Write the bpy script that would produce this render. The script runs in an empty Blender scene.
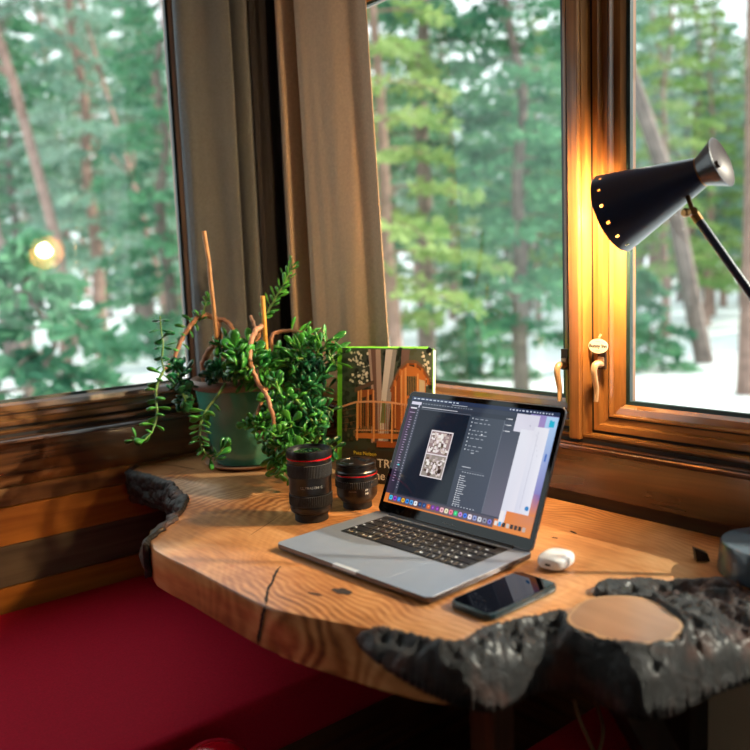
import bpy, bmesh, math, random
from mathutils import Vector, Matrix, noise
PI = math.pi
SC = bpy.context.scene
COL = SC.collection
TZ = 0.75                                  # table top height

# ------------------------------------------------------------------ camera
CAM = Vector((-1.25, -1.907, 1.1993))
CR = Vector((0.768389, -0.638832, -0.038367))
CU = Vector((0.108113, 0.070482, 0.991637))
CF = Vector((0.630785, 0.766111, -0.123224))
FPX = 798.56

def at(px, py, depth):
    """a point of the room at a distance in front of the camera"""
    return CAM + (CF + CR*((px-375)/FPX) - CU*((py-375)/FPX))*depth

cd = bpy.data.cameras.new('camera')
cd.lens = 36.0*FPX/750.0
cd.sensor_width = 36.0
cd.clip_start = 0.02
cd.clip_end = 500
cd.dof.use_dof = True
cd.dof.focus_distance = 1.52
cd.dof.aperture_fstop = 2.5
cam = bpy.data.objects.new('camera', cd)
COL.objects.link(cam)
m3 = Matrix((CR, CU, -CF)).transposed()
cam.matrix_world = Matrix.Translation(CAM) @ m3.to_4x4()
SC.camera = cam

# ------------------------------------------------------------------ object helpers
def newobj(name, me, parent=None):
    o = bpy.data.objects.new(name, me)
    COL.objects.link(o)
    if parent is not None:
        o.parent = parent
        o.matrix_parent_inverse = Matrix.Translation(-parent_loc(parent))
    return o

def parent_loc(p):
    v = Vector(p.location)
    if p.parent is not None:
        return v*0 if p.type != 'EMPTY' else v
    return v

def obj(name, bm, mats, parent=None, smooth=False, angle=None):
    me = bpy.data.meshes.new(name)
    bmesh.ops.recalc_face_normals(bm, faces=bm.faces[:])
    bm.to_mesh(me); bm.free()
    if not isinstance(mats, (list, tuple)):
        mats = [mats]
    for m in mats:
        me.materials.append(m)
    if smooth:
        me.polygons.foreach_set('use_smooth', [True]*len(me.polygons))
        if angle is not None:
            me.set_sharp_from_angle(angle=math.radians(angle))
    me.update()
    return newobj(name, me, parent)

def tag(o, label=None, cat=None, group=None, kind=None):
    if label: o['label'] = label
    if cat: o['category'] = cat
    if group: o['group'] = group
    if kind: o['kind'] = kind
    return o

def thing(name, label, cat, loc=(0, 0, 0), group=None, kind=None):
    o = bpy.data.objects.new(name, None)
    o.empty_display_size = 0.05
    o.location = loc
    COL.objects.link(o)
    return tag(o, label, cat, group, kind)

def BM():
    return bmesh.new()

def quad(bm, pts, mi=0):
    vs = [bm.verts.new(p) for p in pts]
    f = bm.faces.new(vs); f.material_index = mi
    return f

def box(bm, x0, x1, y0, y1, z0, z1, mat=None, mi=0, bevel=0, seg=2):
    ps = [Vector((x, y, z)) for x in (x0, x1) for y in (y0, y1) for z in (z0, z1)]
    if mat is not None:
        ps = [mat @ p for p in ps]
    v = [bm.verts.new(p) for p in ps]
    fs = []
    for q in ((0, 1, 3, 2), (4, 6, 7, 5), (0, 4, 5, 1), (2, 3, 7, 6), (0, 2, 6, 4), (1, 5, 7, 3)):
        f = bm.faces.new([v[i] for i in q]); f.material_index = mi; fs.append(f)
    if bevel:
        es = list({e for f in fs for e in f.edges})
        bmesh.ops.bevel(bm, geom=es, offset=bevel, segments=seg, affect='EDGES', profile=0.5)
    return fs

def frame_from(axis):
    a = Vector(axis).normalized()
    b = a.orthogonal().normalized()
    return a, b, a.cross(b)

def tube(bm, pts, rads, n=10, mi=0, cap=True, jit=0.0, rnd=None):
    pts = [Vector(p) for p in pts]
    if not isinstance(rads, (list, tuple)):
        rads = [rads]*len(pts)
    rings = []
    b = None
    for i, p in enumerate(pts):
        t = (pts[min(i+1, len(pts)-1)] - pts[max(i-1, 0)])
        if t.length < 1e-9: t = Vector((0, 0, 1))
        t.normalize()
        if b is None:
            b = t.orthogonal().normalized()
        else:
            b = (b - t*b.dot(t))
            if b.length < 1e-6: b = t.orthogonal()
            b.normalize()
        c = t.cross(b)
        ring = []
        for k in range(n):
            a = 2*PI*k/n
            r = rads[i]*(1+(rnd.uniform(-jit, jit) if rnd else 0))
            ring.append(bm.verts.new(p + (b*math.cos(a)+c*math.sin(a))*r))
        rings.append(ring)
    for i in range(len(rings)-1):
        for k in range(n):
            f = bm.faces.new((rings[i][k], rings[i][(k+1) % n], rings[i+1][(k+1) % n], rings[i+1][k]))
            f.material_index = mi
    if cap:
        f = bm.faces.new(rings[0][::-1]); f.material_index = mi
        f = bm.faces.new(rings[-1]); f.material_index = mi
    return rings

def lathe(bm, prof, center=(0, 0, 0), axis=(0, 0, 1), n=48, mi=0, closed=False, cap0=False, cap1=False, skip=None):
    """profile of (radius, height) turned round an axis"""
    a, b, c = frame_from(axis)
    o = Vector(center)
    rings = []
    for r, h in prof:
        if r < 1e-6:
            rings.append([bm.verts.new(o+a*h)])
        else:
            rings.append([bm.verts.new(o + a*h + (b*math.cos(2*PI*k/n)+c*math.sin(2*PI*k/n))*r) for k in range(n)])
    pairs = list(zip(range(len(rings)-1), range(1, len(rings))))
    if closed: pairs.append((len(rings)-1, 0))
    for i, j in pairs:
        A, B = rings[i], rings[j]
        for k in range(n):
            if skip and skip(i, k): continue
            k2 = (k+1) % n
            if len(A) == 1 and len(B) == 1: continue
            if len(A) == 1: f = bm.faces.new((A[0], B[k2], B[k]))
            elif len(B) == 1: f = bm.faces.new((A[k], A[k2], B[0]))
            else: f = bm.faces.new((A[k], A[k2], B[k2], B[k]))
            f.material_index = mi
    if cap0 and len(rings[0]) > 1: bm.faces.new(rings[0][::-1]).material_index = mi
    if cap1 and len(rings[-1]) > 1: bm.faces.new(rings[-1]).material_index = mi
    return rings

def catmull(P, per=8, closed=False):
    P = [Vector(p) if len(p) == 3 else Vector((p[0], p[1], 0)) for p in P]
    n = len(P); out = []
    rng = range(n) if closed else range(n-1)
    for i in rng:
        if closed:
            p0, p1, p2, p3 = P[(i-1) % n], P[i], P[(i+1) % n], P[(i+2) % n]
        else:
            p0, p1, p2, p3 = P[max(i-1, 0)], P[i], P[i+1], P[min(i+2, n-1)]
        for k in range(per):
            t = k/per
            out.append(0.5*((2*p1)+(p2-p0)*t+(2*p0-5*p1+4*p2-p3)*t*t+(3*p1-p0-3*p2+p3)*t**3))
    if not closed: out.append(P[-1])
    return out

def rrect(cx, cy, w, h, r, n=6):
    out = []
    for sx, sy, a0 in ((1, 1, 0), (-1, 1, 90), (-1, -1, 180), (1, -1, 270)):
        for k in range(n+1):
            a = math.radians(a0+90*k/n)
            out.append((cx+sx*(w/2-r)+r*math.cos(a), cy+sy*(h/2-r)+r*math.sin(a)))
    return out

def prism(bm, outline, layers, mat=None, mi=0, cap=True):
    """outline [(x,y)], layers [(inset-scale fn or offset, z)]; offset shrinks toward the centroid"""
    cx = sum(p[0] for p in outline)/len(outline); cy = sum(p[1] for p in outline)/len(outline)
    rings = []
    for off, z in layers:
        ring = []
        for (x, y) in outline:
            d = math.hypot(x-cx, y-cy)
            s = (d-off)/d
            p = Vector((cx+(x-cx)*s, cy+(y-cy)*s, z))
            if mat is not None: p = mat @ p
            ring.append(bm.verts.new(p))
        rings.append(ring)
    n = len(outline)
    for i in range(len(rings)-1):
        for k in range(n):
            bm.faces.new((rings[i][k], rings[i][(k+1) % n], rings[i+1][(k+1) % n], rings[i+1][k])).material_index = mi
    if cap:
        bm.faces.new(rings[0][::-1]).material_index = mi
        bm.faces.new(rings[-1]).material_index = mi
    return rings

def text_mesh(body, size, thick=0.0002, align='LEFT', bold=0):
    cu = bpy.data.curves.new('lettering', 'FONT')
    cu.body = body; cu.size = size; cu.extrude = thick; cu.offset = size*bold; cu.align_x = align
    cu.resolution_u = 3
    t = bpy.data.objects.new('lettering', cu)
    COL.objects.link(t)
    dg = bpy.context.evaluated_depsgraph_get()
    dg.update()
    me = bpy.data.meshes.new_from_object(t.evaluated_get(dg))
    bpy.data.objects.remove(t)
    return me

def add_text(name, body, size, mat4, material, parent, thick=0.0002, align='LEFT', bold=0):
    me = text_mesh(body, size, thick, align, bold)
    me.transform(mat4)
    me.materials.clear(); me.materials.append(material)
    me.name = name
    return newobj(name, me, parent)

# ------------------------------------------------------------------ materials
def lin(c):
    c = c/255.0
    return c/12.92 if c <= 0.04045 else ((c+0.055)/1.055)**2.4

def rgb(r, g, b):
    return (lin(r), lin(g), lin(b), 1)

MATS = {}
def base_mat(name):
    m = bpy.data.materials.new(name)
    m.use_nodes = True
    nt = m.node_tree
    p = nt.nodes['Principled BSDF']
    return m, nt, p

def plain(name, col, rough=0.5, metal=0.0, noise_amt=0.12, nscale=30.0, bump=0.0, bscale=200.0, spec=0.5, coat=0.0, sheen=0.0, emis=None, estr=0.0, sub=0.0):
    m, nt, p = base_mat(name)
    tc = nt.nodes.new('ShaderNodeTexCoord')
    nz = nt.nodes.new('ShaderNodeTexNoise'); nz.inputs['Scale'].default_value = nscale; nz.inputs['Detail'].default_value = 4
    nt.links.new(tc.outputs['Object'], nz.inputs['Vector'])
    rp = nt.nodes.new('ShaderNodeValToRGB')
    a = 1-noise_amt; b = 1+noise_amt
    rp.color_ramp.elements[0].position = 0.3; rp.color_ramp.elements[1].position = 0.7
    rp.color_ramp.elements[0].color = (col[0]*a, col[1]*a, col[2]*a, 1)
    rp.color_ramp.elements[1].color = (min(1, col[0]*b), min(1, col[1]*b), min(1, col[2]*b), 1)
    nt.links.new(nz.outputs['Fac'], rp.inputs['Fac'])
    nt.links.new(rp.outputs['Color'], p.inputs['Base Color'])
    p.inputs['Roughness'].default_value = rough
    p.inputs['Metallic'].default_value = metal
    p.inputs['Specular IOR Level'].default_value = spec
    p.inputs['Coat Weight'].default_value = coat
    p.inputs['Sheen Weight'].default_value = sheen
    if emis is not None:
        p.inputs['Emission Color'].default_value = emis
        p.inputs['Emission Strength'].default_value = estr
    if bump:
        n2 = nt.nodes.new('ShaderNodeTexNoise'); n2.inputs['Scale'].default_value = bscale; n2.inputs['Detail'].default_value = 3
        nt.links.new(tc.outputs['Object'], n2.inputs['Vector'])
        bp = nt.nodes.new('ShaderNodeBump'); bp.inputs['Strength'].default_value = bump; bp.inputs['Distance'].default_value = 0.002
        nt.links.new(n2.outputs['Fac'], bp.inputs['Height'])
        nt.links.new(bp.outputs['Normal'], p.inputs['Normal'])
    return m

def wood(name, dark, light, axis='X', rough=0.35, scale=1.0, coat=0.0, knots=False, bump=0.15):
    m, nt, p = base_mat(name)
    tc = nt.nodes.new('ShaderNodeTexCoord')
    mp = nt.nodes.new('ShaderNodeMapping')
    s = {'X': (2.2, 38, 38), 'Y': (38, 2.2, 38), 'Z': (38, 38, 2.2)}[axis]
    mp.inputs['Scale'].default_value = [v*scale for v in s]
    nt.links.new(tc.outputs['Object'], mp.inputs['Vector'])
    nz = nt.nodes.new('ShaderNodeTexNoise'); nz.inputs['Scale'].default_value = 1.0; nz.inputs['Detail'].default_value = 6; nz.inputs['Distortion'].default_value = 0.6
    nt.links.new(mp.outputs['Vector'], nz.inputs['Vector'])
    n3 = nt.nodes.new('ShaderNodeTexNoise'); n3.inputs['Scale'].default_value = 5.0; n3.inputs['Detail'].default_value = 3
    nt.links.new(tc.outputs['Object'], n3.inputs['Vector'])
    mx = nt.nodes.new('ShaderNodeMath'); mx.operation = 'MULTIPLY_ADD'
    nt.links.new(n3.outputs['Fac'], mx.inputs[0]); mx.inputs[1].default_value = 0.5
    sub = nt.nodes.new('ShaderNodeMath'); sub.operation = 'SUBTRACT'; nt.links.new(nz.outputs['Fac'], sub.inputs[0]); sub.inputs[1].default_value = 0.25
    nt.links.new(sub.outputs[0], mx.inputs[2])
    rp = nt.nodes.new('ShaderNodeValToRGB')
    rp.color_ramp.elements[0].position = 0.32; rp.color_ramp.elements[0].color = dark
    rp.color_ramp.elements[1].position = 0.68; rp.color_ramp.elements[1].color = light
    nt.links.new(mx.outputs[0], rp.inputs['Fac'])
    nt.links.new(rp.outputs['Color'], p.inputs['Base Color'])
    p.inputs['Roughness'].default_value = rough
    p.inputs['Coat Weight'].default_value = coat
    p.inputs['Coat Roughness'].default_value = 0.09
    bp = nt.nodes.new('ShaderNodeBump'); bp.inputs['Strength'].default_value = bump; bp.inputs['Distance'].default_value = 0.001
    nt.links.new(nz.outputs['Fac'], bp.inputs['Height']); nt.links.new(bp.outputs['Normal'], p.inputs['Normal'])
    return m

def colattr(name, rough=0.5, emit=0.0, coat=0.0, spec=0.5):
    m, nt, p = base_mat(name)
    a = nt.nodes.new('ShaderNodeAttribute'); a.attribute_name = 'Col'
    if emit:
        p.inputs['Base Color'].default_value = (0.004, 0.004, 0.006, 1)
        nt.links.new(a.outputs['Color'], p.inputs['Emission Color'])
        p.inputs['Emission Strength'].default_value = emit
    else:
        nt.links.new(a.outputs['Color'], p.inputs['Base Color'])
    p.inputs['Roughness'].default_value = rough
    p.inputs['Coat Weight'].default_value = coat
    p.inputs['Specular IOR Level'].default_value = spec
    return m

def slab_mat(name, side=False):
    m, nt, p = base_mat(name)
    L = nt.links
    tc = nt.nodes.new('ShaderNodeTexCoord')
    mp = nt.nodes.new('ShaderNodeMapping')
    mp.inputs['Location'].default_value = (0.30, 0.62, 0)      # pith behind the camera lenses
    mp.inputs['Scale'].default_value = (1.0, 0.62, 0.25)
    L.new(tc.outputs['Object'], mp.inputs['Vector'])
    # warp
    wn = nt.nodes.new('ShaderNodeTexNoise'); wn.inputs['Scale'].default_value = 4.5; wn.inputs['Detail'].default_value = 2
    L.new(tc.outputs['Object'], wn.inputs['Vector'])
    vm = nt.nodes.new('ShaderNodeVectorMath'); vm.operation = 'MULTIPLY_ADD'
    L.new(wn.outputs['Color'], vm.inputs[0]); vm.inputs[1].default_value = (0.16, 0.16, 0.05); L.new(mp.outputs['Vector'], vm.inputs[2])
    wv = nt.nodes.new('ShaderNodeTexWave'); wv.wave_type = 'RINGS'; wv.rings_direction = 'Z'
    wv.inputs['Scale'].default_value = 26.0; wv.inputs['Distortion'].default_value = 2.0
    wv.inputs['Detail'].default_value = 3; wv.inputs['Detail Scale'].default_value = 2.0
    L.new(vm.outputs['Vector'], wv.inputs['Vector'])
    # coarse patches and fine fibre
    n1 = nt.nodes.new('ShaderNodeTexNoise'); n1.inputs['Scale'].default_value = 5; n1.inputs['Detail'].default_value = 5; n1.inputs['Distortion'].default_value = 0.8
    L.new(tc.outputs['Object'], n1.inputs['Vector'])
    mp2 = nt.nodes.new('ShaderNodeMapping'); mp2.inputs['Scale'].default_value = (120, 14, 60); mp2.inputs['Rotation'].default_value = (0, 0, 0.35)
    L.new(tc.outputs['Object'], mp2.inputs['Vector'])
    n2 = nt.nodes.new('ShaderNodeTexNoise'); n2.inputs['Scale'].default_value = 1; n2.inputs['Detail'].default_value = 5
    L.new(mp2.outputs['Vector'], n2.inputs['Vector'])
    def mth(op, a, b, c=None):
        n = nt.nodes.new('ShaderNodeMath'); n.operation = op
        for i, v in enumerate((a, b, c)):
            if v is None: continue
            if isinstance(v, (int, float)): n.inputs[i].default_value = v
            else: L.new(v, n.inputs[i])
        return n.outputs[0]
    n7 = nt.nodes.new('ShaderNodeTexNoise'); n7.inputs['Scale'].default_value = 3.2; n7.inputs['Detail'].default_value = 1
    L.new(tc.outputs['Object'], n7.inputs['Vector'])
    amp = mth('MULTIPLY_ADD', n7.outputs['Fac'], 0.75, -0.28)
    amp = mth('MAXIMUM', amp, 0.03)
    cen = mth('SUBTRACT', wv.outputs['Fac'], 0.5)
    f = mth('MULTIPLY_ADD', cen, amp, 0.15)
    f = mth('MULTIPLY_ADD', n1.outputs['Fac'], 0.66, f)
    f = mth('MULTIPLY_ADD', n2.outputs['Fac'], 0.30, f)
    rp = nt.nodes.new('ShaderNodeValToRGB')
    e = rp.color_ramp.elements
    e[0].position = 0.36; e[0].color = rgb(88, 48, 26)
    e[1].position = 0.82; e[1].color = rgb(222, 172, 122)
    k = e.new(0.52); k.color = rgb(158, 97, 52)
    k = e.new(0.66); k.color = rgb(196, 136, 84)
    L.new(f, rp.inputs['Fac'])
    L.new(rp.outputs['Color'], p.inputs['Base Color'])
    p.inputs['Roughness'].default_value = 0.33
    p.inputs['Coat Weight'].default_value = 0.25
    p.inputs['Coat Roughness'].default_value = 0.22
    bp = nt.nodes.new('ShaderNodeBump'); bp.inputs['Strength'].default_value = 0.12; bp.inputs['Distance'].default_value = 0.001
    L.new(f, bp.inputs['Height']); L.new(bp.outputs['Normal'], p.inputs['Normal'])
    return m

def bark_mat(name):
    m, nt, p = base_mat(name)
    L = nt.links
    tc = nt.nodes.new('ShaderNodeTexCoord')
    n1 = nt.nodes.new('ShaderNodeTexNoise'); n1.inputs['Scale'].default_value = 46; n1.inputs['Detail'].default_value = 10; n1.inputs['Roughness'].default_value = 0.7; n1.inputs['Distortion'].default_value = 0.9
    L.new(tc.outputs['Object'], n1.inputs['Vector'])
    rp = nt.nodes.new('ShaderNodeValToRGB')
    e = rp.color_ramp.elements
    e[0].position = 0.43; e[0].color = rgb(9, 7, 8)
    e[1].position = 0.80; e[1].color = rgb(112, 104, 106)
    k = e.new(0.54); k.color = rgb(22, 15, 14)
    k = e.new(0.65); k.color = rgb(46, 30, 24)
    L.new(n1.outputs['Fac'], rp.inputs['Fac'])
    n9 = nt.nodes.new('ShaderNodeTexNoise'); n9.inputs['Scale'].default_value = 13; n9.inputs['Detail'].default_value = 6
    L.new(tc.outputs['Object'], n9.inputs['Vector'])
    r9 = nt.nodes.new('ShaderNodeValToRGB'); r9.color_ramp.elements[0].position = 0.50; r9.color_ramp.elements[1].position = 0.66
    r9.color_ramp.elements[1].color = (0.6, 0.6, 0.6, 1)
    L.new(n9.outputs['Fac'], r9.inputs['Fac'])
    mx9 = nt.nodes.new('ShaderNodeMixRGB'); mx9.inputs['Color2'].default_value = rgb(118, 62, 34)
    L.new(r9.outputs['Color'], mx9.inputs['Fac']); L.new(rp.outputs['Color'], mx9.inputs['Color1'])
    L.new(mx9.outputs['Color'], p.inputs['Base Color'])
    p.inputs['Roughness'].default_value = 0.5
    p.inputs['Coat Weight'].default_value = 0.22
    p.inputs['Coat Roughness'].default_value = 0.3
    bp = nt.nodes.new('ShaderNodeBump'); bp.inputs['Strength'].default_value = 1.0; bp.inputs['Distance'].default_value = 0.012
    L.new(n1.outputs['Fac'], bp.inputs['Height']); L.new(bp.outputs['Normal'], p.inputs['Normal'])
    return m

def leaf_mat(name, c0, c1, rough=0.4, trans=0.25, nscale=12, pos=(0.35, 0.65)):
    m, nt, p = base_mat(name)
    L = nt.links
    tc = nt.nodes.new('ShaderNodeTexCoord')
    nz = nt.nodes.new('ShaderNodeTexNoise'); nz.inputs['Scale'].default_value = nscale; nz.inputs['Detail'].default_value = 3
    L.new(tc.outputs['Object'], nz.inputs['Vector'])
    rp = nt.nodes.new('ShaderNodeValToRGB')
    rp.color_ramp.elements[0].position = pos[0]; rp.color_ramp.elements[0].color = c0
    rp.color_ramp.elements[1].position = pos[1]; rp.color_ramp.elements[1].color = c1
    L.new(nz.outputs['Fac'], rp.inputs['Fac'])
    L.new(rp.outputs['Color'], p.inputs['Base Color'])
    p.inputs['Roughness'].default_value = rough
    tr = nt.nodes.new('ShaderNodeBsdfTranslucent')
    L.new(rp.outputs['Color'], tr.inputs['Color'])
    ms = nt.nodes.new('ShaderNodeMixShader'); ms.inputs['Fac'].default_value = trans
    out = nt.nodes['Material Output']
    L.new(p.outputs['BSDF'], ms.inputs[1]); L.new(tr.outputs['BSDF'], ms.inputs[2]); L.new(ms.outputs['Shader'], out.inputs['Surface'])
    return m

def glass_mat(name):
    m, nt, p = base_mat(name)
    L = nt.links
    nt.nodes.remove(p)
    tr = nt.nodes.new('ShaderNodeBsdfTransparent'); tr.inputs['Color'].default_value = (0.93, 0.97, 0.955, 1)
    gl = nt.nodes.new('ShaderNodeBsdfGlossy'); gl.inputs['Roughness'].default_value = 0.0
    lw = nt.nodes.new('ShaderNodeFresnel'); lw.inputs['IOR'].default_value = 1.5
    ms = nt.nodes.new('ShaderNodeMixShader')
    ge = nt.nodes.new('ShaderNodeNewGeometry')
    fm = nt.nodes.new('ShaderNodeMath'); fm.operation = 'SUBTRACT'; fm.inputs[0].default_value = 1.0
    L.new(ge.outputs['Backfacing'], fm.inputs[1])
    f2 = nt.nodes.new('ShaderNodeMath'); f2.operation = 'MULTIPLY'
    L.new(lw.outputs['Fac'], f2.inputs[0]); L.new(fm.outputs[0], f2.inputs[1])
    L.new(f2.outputs[0], ms.inputs['Fac']); L.new(tr.outputs['BSDF'], ms.inputs[1]); L.new(gl.outputs['BSDF'], ms.inputs[2])
    L.new(ms.outputs['Shader'], nt.nodes['Material Output'].inputs['Surface'])
    return m

def emit_mat(name, col, strength):
    m, nt, p = base_mat(name)
    p.inputs['Base Color'].default_value = (0.8, 0.8, 0.8, 1)
    p.inputs['Emission Color'].default_value = col
    p.inputs['Emission Strength'].default_value = strength
    return m

W_TRIM_X = wood('stained_wood_lengthwise_left', rgb(52, 29, 17), rgb(108, 66, 36), 'X', 0.2, coat=0.9)
W_TRIM_Y = wood('stained_wood_lengthwise_right', rgb(46, 25, 15), rgb(98, 58, 33), 'Y', 0.22, coat=0.8)
W_FRAME_X = wood('window_wood_left', rgb(82, 50, 26), rgb(140, 94, 50), 'X', 0.2, coat=0.7)
W_FRAME_Y = wood('window_wood_right', rgb(92, 56, 26), rgb(160, 106, 54), 'Y', 0.2, coat=0.8)
W_FRAME_Z = wood('window_wood_upright', rgb(92, 56, 26), rgb(160, 106, 54), 'Z', 0.30, coat=0.4)
W_BOARD_M = wood('mid_board', rgb(100, 62, 30), rgb(150, 98, 48), 'X', 0.45)
W_BOARD_D = wood('dark_board', rgb(62, 34, 20), rgb(104, 62, 34), 'X', 0.5)
W_BOARD_SUN = wood('sunlit_orange_board', rgb(150, 84, 22), rgb(196, 122, 44), 'X', 0.45)  # orange tone is sunlight painted onto the stained wood
W_BOARD_SHADE = wood('shaded_grey_board', rgb(74, 60, 46), rgb(112, 94, 72), 'X', 0.6)  # same stained wood, greyed in colour to stand for shade
W_WALL_Y = wood('panel_wood', rgb(62, 38, 22), rgb(110, 72, 42), 'Y', 0.6)
W_WALL_X = wood('panel_wood_back', rgb(62, 38, 22), rgb(110, 72, 42), 'X', 0.6)
M_GROOVE = plain('dark_groove', rgb(20, 12, 9), 0.7)
M_GASKET = plain('dark_green_gasket', rgb(18, 40, 38), 0.4)
M_GLASS = glass_mat('window_pane')
M_HANDLE = plain('tan_bronze_handle', rgb(176, 142, 108), 0.35, 0.3)
M_HANDLE2 = plain('brown_latch_metal', rgb(70, 50, 36), 0.4, 0.6)
M_SLAB = slab_mat('oiled_slab_wood')
M_CUT = wood('cut_stump_wood', rgb(122, 84, 60), rgb(178, 136, 104), 'Y', 0.35, scale=0.35, coat=0.2)
M_SAP = wood('pale_sapwood', rgb(172, 126, 86), rgb(208, 164, 120), 'Y', 0.35, scale=0.35, coat=0.2)
M_BARK = bark_mat('dark_bark')
M_CRACK = plain('crack_dark', rgb(38, 20, 12), 0.8, noise_amt=0.5)
M_BLACKWOOD = wood('blackened_wood', rgb(14, 9, 8), rgb(40, 24, 20), 'Z', 0.5)
M_LEGWOOD = wood('leg_wood', rgb(60, 32, 20), rgb(110, 62, 36), 'Z', 0.45)
M_RED = plain('deep_red_cloth', rgb(184, 12, 46), 0.85, noise_amt=0.12, nscale=300, bump=0.25, bscale=900, sheen=0.0, spec=0.2)
M_REDGLOSS = plain('glossy_red_enamel', rgb(176, 10, 30), 0.12, noise_amt=0.03, coat=0.8)
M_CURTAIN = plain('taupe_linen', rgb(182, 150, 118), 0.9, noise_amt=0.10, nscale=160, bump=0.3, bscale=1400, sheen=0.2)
M_CURTAIN_SHADE = plain('taupe_linen_shaded', rgb(88, 90, 92), 0.9, noise_amt=0.10, nscale=160, bump=0.3, bscale=1400, sheen=0.2)  # same taupe cloth, its bluish shade put into the colour
M_SNOW = plain('snow', rgb(236, 240, 244), 0.9, noise_amt=0.05, nscale=0.6, bump=0.5, bscale=3)
M_ALU = plain('space_grey_aluminium', rgb(152, 164, 184), 0.42, 0.55, noise_amt=0.02)
M_NOTCH = plain('pale_aluminium', rgb(196, 202, 212), 0.4, 0.3, noise_amt=0.02)
M_ALU_D = plain('dark_aluminium_edge', rgb(112, 104, 104), 0.3, 0.9, noise_amt=0.02)
M_BLACK = plain('satin_black_plastic', rgb(16, 16, 19), 0.32, noise_amt=0.1)
M_BLACKM = plain('matt_black_rubber', rgb(20, 20, 22), 0.6, noise_amt=0.15)
M_KEY = plain('key_black', rgb(17, 20, 26), 0.42, noise_amt=0.05)
M_LEGEND = plain('key_legend_white', rgb(220, 225, 230), 0.5, noise_amt=0.02, emis=rgb(200, 215, 225), estr=0.35)
M_DECK = plain('keyboard_well', rgb(12, 13, 16), 0.5)
M_BEZEL = plain('glass_bezel_black', rgb(6, 6, 9), 0.04, noise_amt=0.02, spec=0.35)
M_SCREEN = colattr('lit_display', rough=0.06, emit=0.6, spec=0.22)
M_COVER = colattr('printed_cover', rough=0.28, coat=0.3)
M_WHITEINK = plain('white_ink', rgb(232, 232, 222), 0.4, noise_amt=0.02)
M_YELLOWINK = plain('yellow_ink', rgb(214, 196, 60), 0.4, noise_amt=0.02)
M_GREYINK = plain('grey_ink', rgb(150, 150, 150), 0.4, noise_amt=0.02)
M_NAVYINK = plain('navy_ink', rgb(8, 16, 34), 0.6, noise_amt=0.02, spec=0.1)
M_DARKINK = plain('dark_ink', rgb(40, 60, 70), 0.5, noise_amt=0.02)
M_LIME = plain('lime_green_card', rgb(110, 196, 50), 0.4, noise_amt=0.03)
M_PAGES = plain('paper_pages', rgb(226, 220, 204), 0.8, noise_amt=0.04)
M_REDRING = plain('red_ring', rgb(190, 24, 34), 0.25, noise_amt=0.02, coat=0.4)
M_LENSGLASS = plain('coated_lens_glass', rgb(10, 12, 18), 0.03, noise_amt=0.02, coat=1.0)
M_POT = plain('green_glaze', rgb(66, 138, 118), 0.22, noise_amt=0.30, nscale=6, coat=0.4)
M_RIM = plain('bare_clay_rim', rgb(128, 104, 92), 0.55, noise_amt=0.2, nscale=20)
M_SAUCER = plain('clay_saucer', rgb(150, 110, 84), 0.5, noise_amt=0.15)
M_SOIL = plain('potting_soil', rgb(46, 32, 24), 0.95, noise_amt=0.5, nscale=120, bump=0.8, bscale=300)
M_STEM = plain('succulent_bark', rgb(168, 116, 84), 0.7, noise_amt=0.25, nscale=60, bump=0.6, bscale=220)
M_GSTEM = plain('green_shoot', rgb(96, 128, 58), 0.5, noise_amt=0.2)
M_STICK = plain('dry_stick', rgb(182, 130, 84), 0.7, noise_amt=0.3, nscale=50, bump=0.5, bscale=200)
M_CANE = plain('yellow_cane', rgb(210, 148, 60), 0.5, noise_amt=0.15, nscale=40)
M_LEAF = leaf_mat('fleshy_leaf', rgb(20, 92, 38), rgb(86, 168, 62), 0.3, 0.12, 14)
M_LEAFD = leaf_mat('fleshy_leaf_dark', rgb(14, 66, 44), rgb(40, 118, 66), 0.3, 0.10, 14)
M_NAVY = plain('navy_black_enamel', rgb(24, 34, 56), 0.32, noise_amt=0.03, coat=0.3)
M_INNER = plain('cream_shade_lining', rgb(250, 226, 190), 0.5, noise_amt=0.02)
M_BRASS = plain('aged_brass', rgb(150, 110, 66), 0.3, 0.9, noise_amt=0.15)
M_CAPD = plain('brown_patina_brass', rgb(66, 44, 34), 0.45, 0.1, noise_amt=0.15)
M_BASE = plain('blue_black_enamel', rgb(44, 58, 70), 0.3, noise_amt=0.04, coat=0.4)
M_BULB = emit_mat('glowing_bulb', (1.0, 0.68, 0.34, 1), 720.0)
M_WHITE = plain('glossy_white_plastic', rgb(238, 238, 240), 0.18, noise_amt=0.01, coat=0.3)
M_PCASE = plain('dark_green_phone_case', rgb(30, 52, 58), 0.3, noise_amt=0.04, coat=0.3)
M_STICKER = plain('cream_sticker', rgb(238, 232, 206), 0.5, noise_amt=0.02)
M_TILE = plain('beige_panel', rgb(232, 212, 180), 0.6, noise_amt=0.06, nscale=4)
M_FLOOR = wood('floor_planks', rgb(48, 28, 18), rgb(84, 52, 34), 'Y', 0.5)
M_CEIL = wood('ceiling_boards', rgb(120, 86, 54), rgb(170, 128, 84), 'Y', 0.6)
M_CORD = plain('tan_cord', rgb(150, 112, 78), 0.8)
M_PINEBARK = plain('pine_trunk_bark', rgb(122, 108, 102), 0.9, noise_amt=0.35, nscale=6)
M_PINEBARK2 = plain('reddish_trunk_bark', rgb(150, 122, 112), 0.9, noise_amt=0.3, nscale=6)
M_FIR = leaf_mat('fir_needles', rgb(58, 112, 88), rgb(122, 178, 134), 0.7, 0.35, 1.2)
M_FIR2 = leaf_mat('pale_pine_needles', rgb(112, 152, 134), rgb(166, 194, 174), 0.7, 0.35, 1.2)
M_FIR3 = leaf_mat('yellow_green_leaves', rgb(112, 150, 84), rgb(168, 190, 122), 0.7, 0.4, 1.2)

# ------------------------------------------------------------------ the room
def wallpt(side, a, d, z):
    return Vector((a, d, z)) if side == 'left' else Vector((d, a, z))

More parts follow.
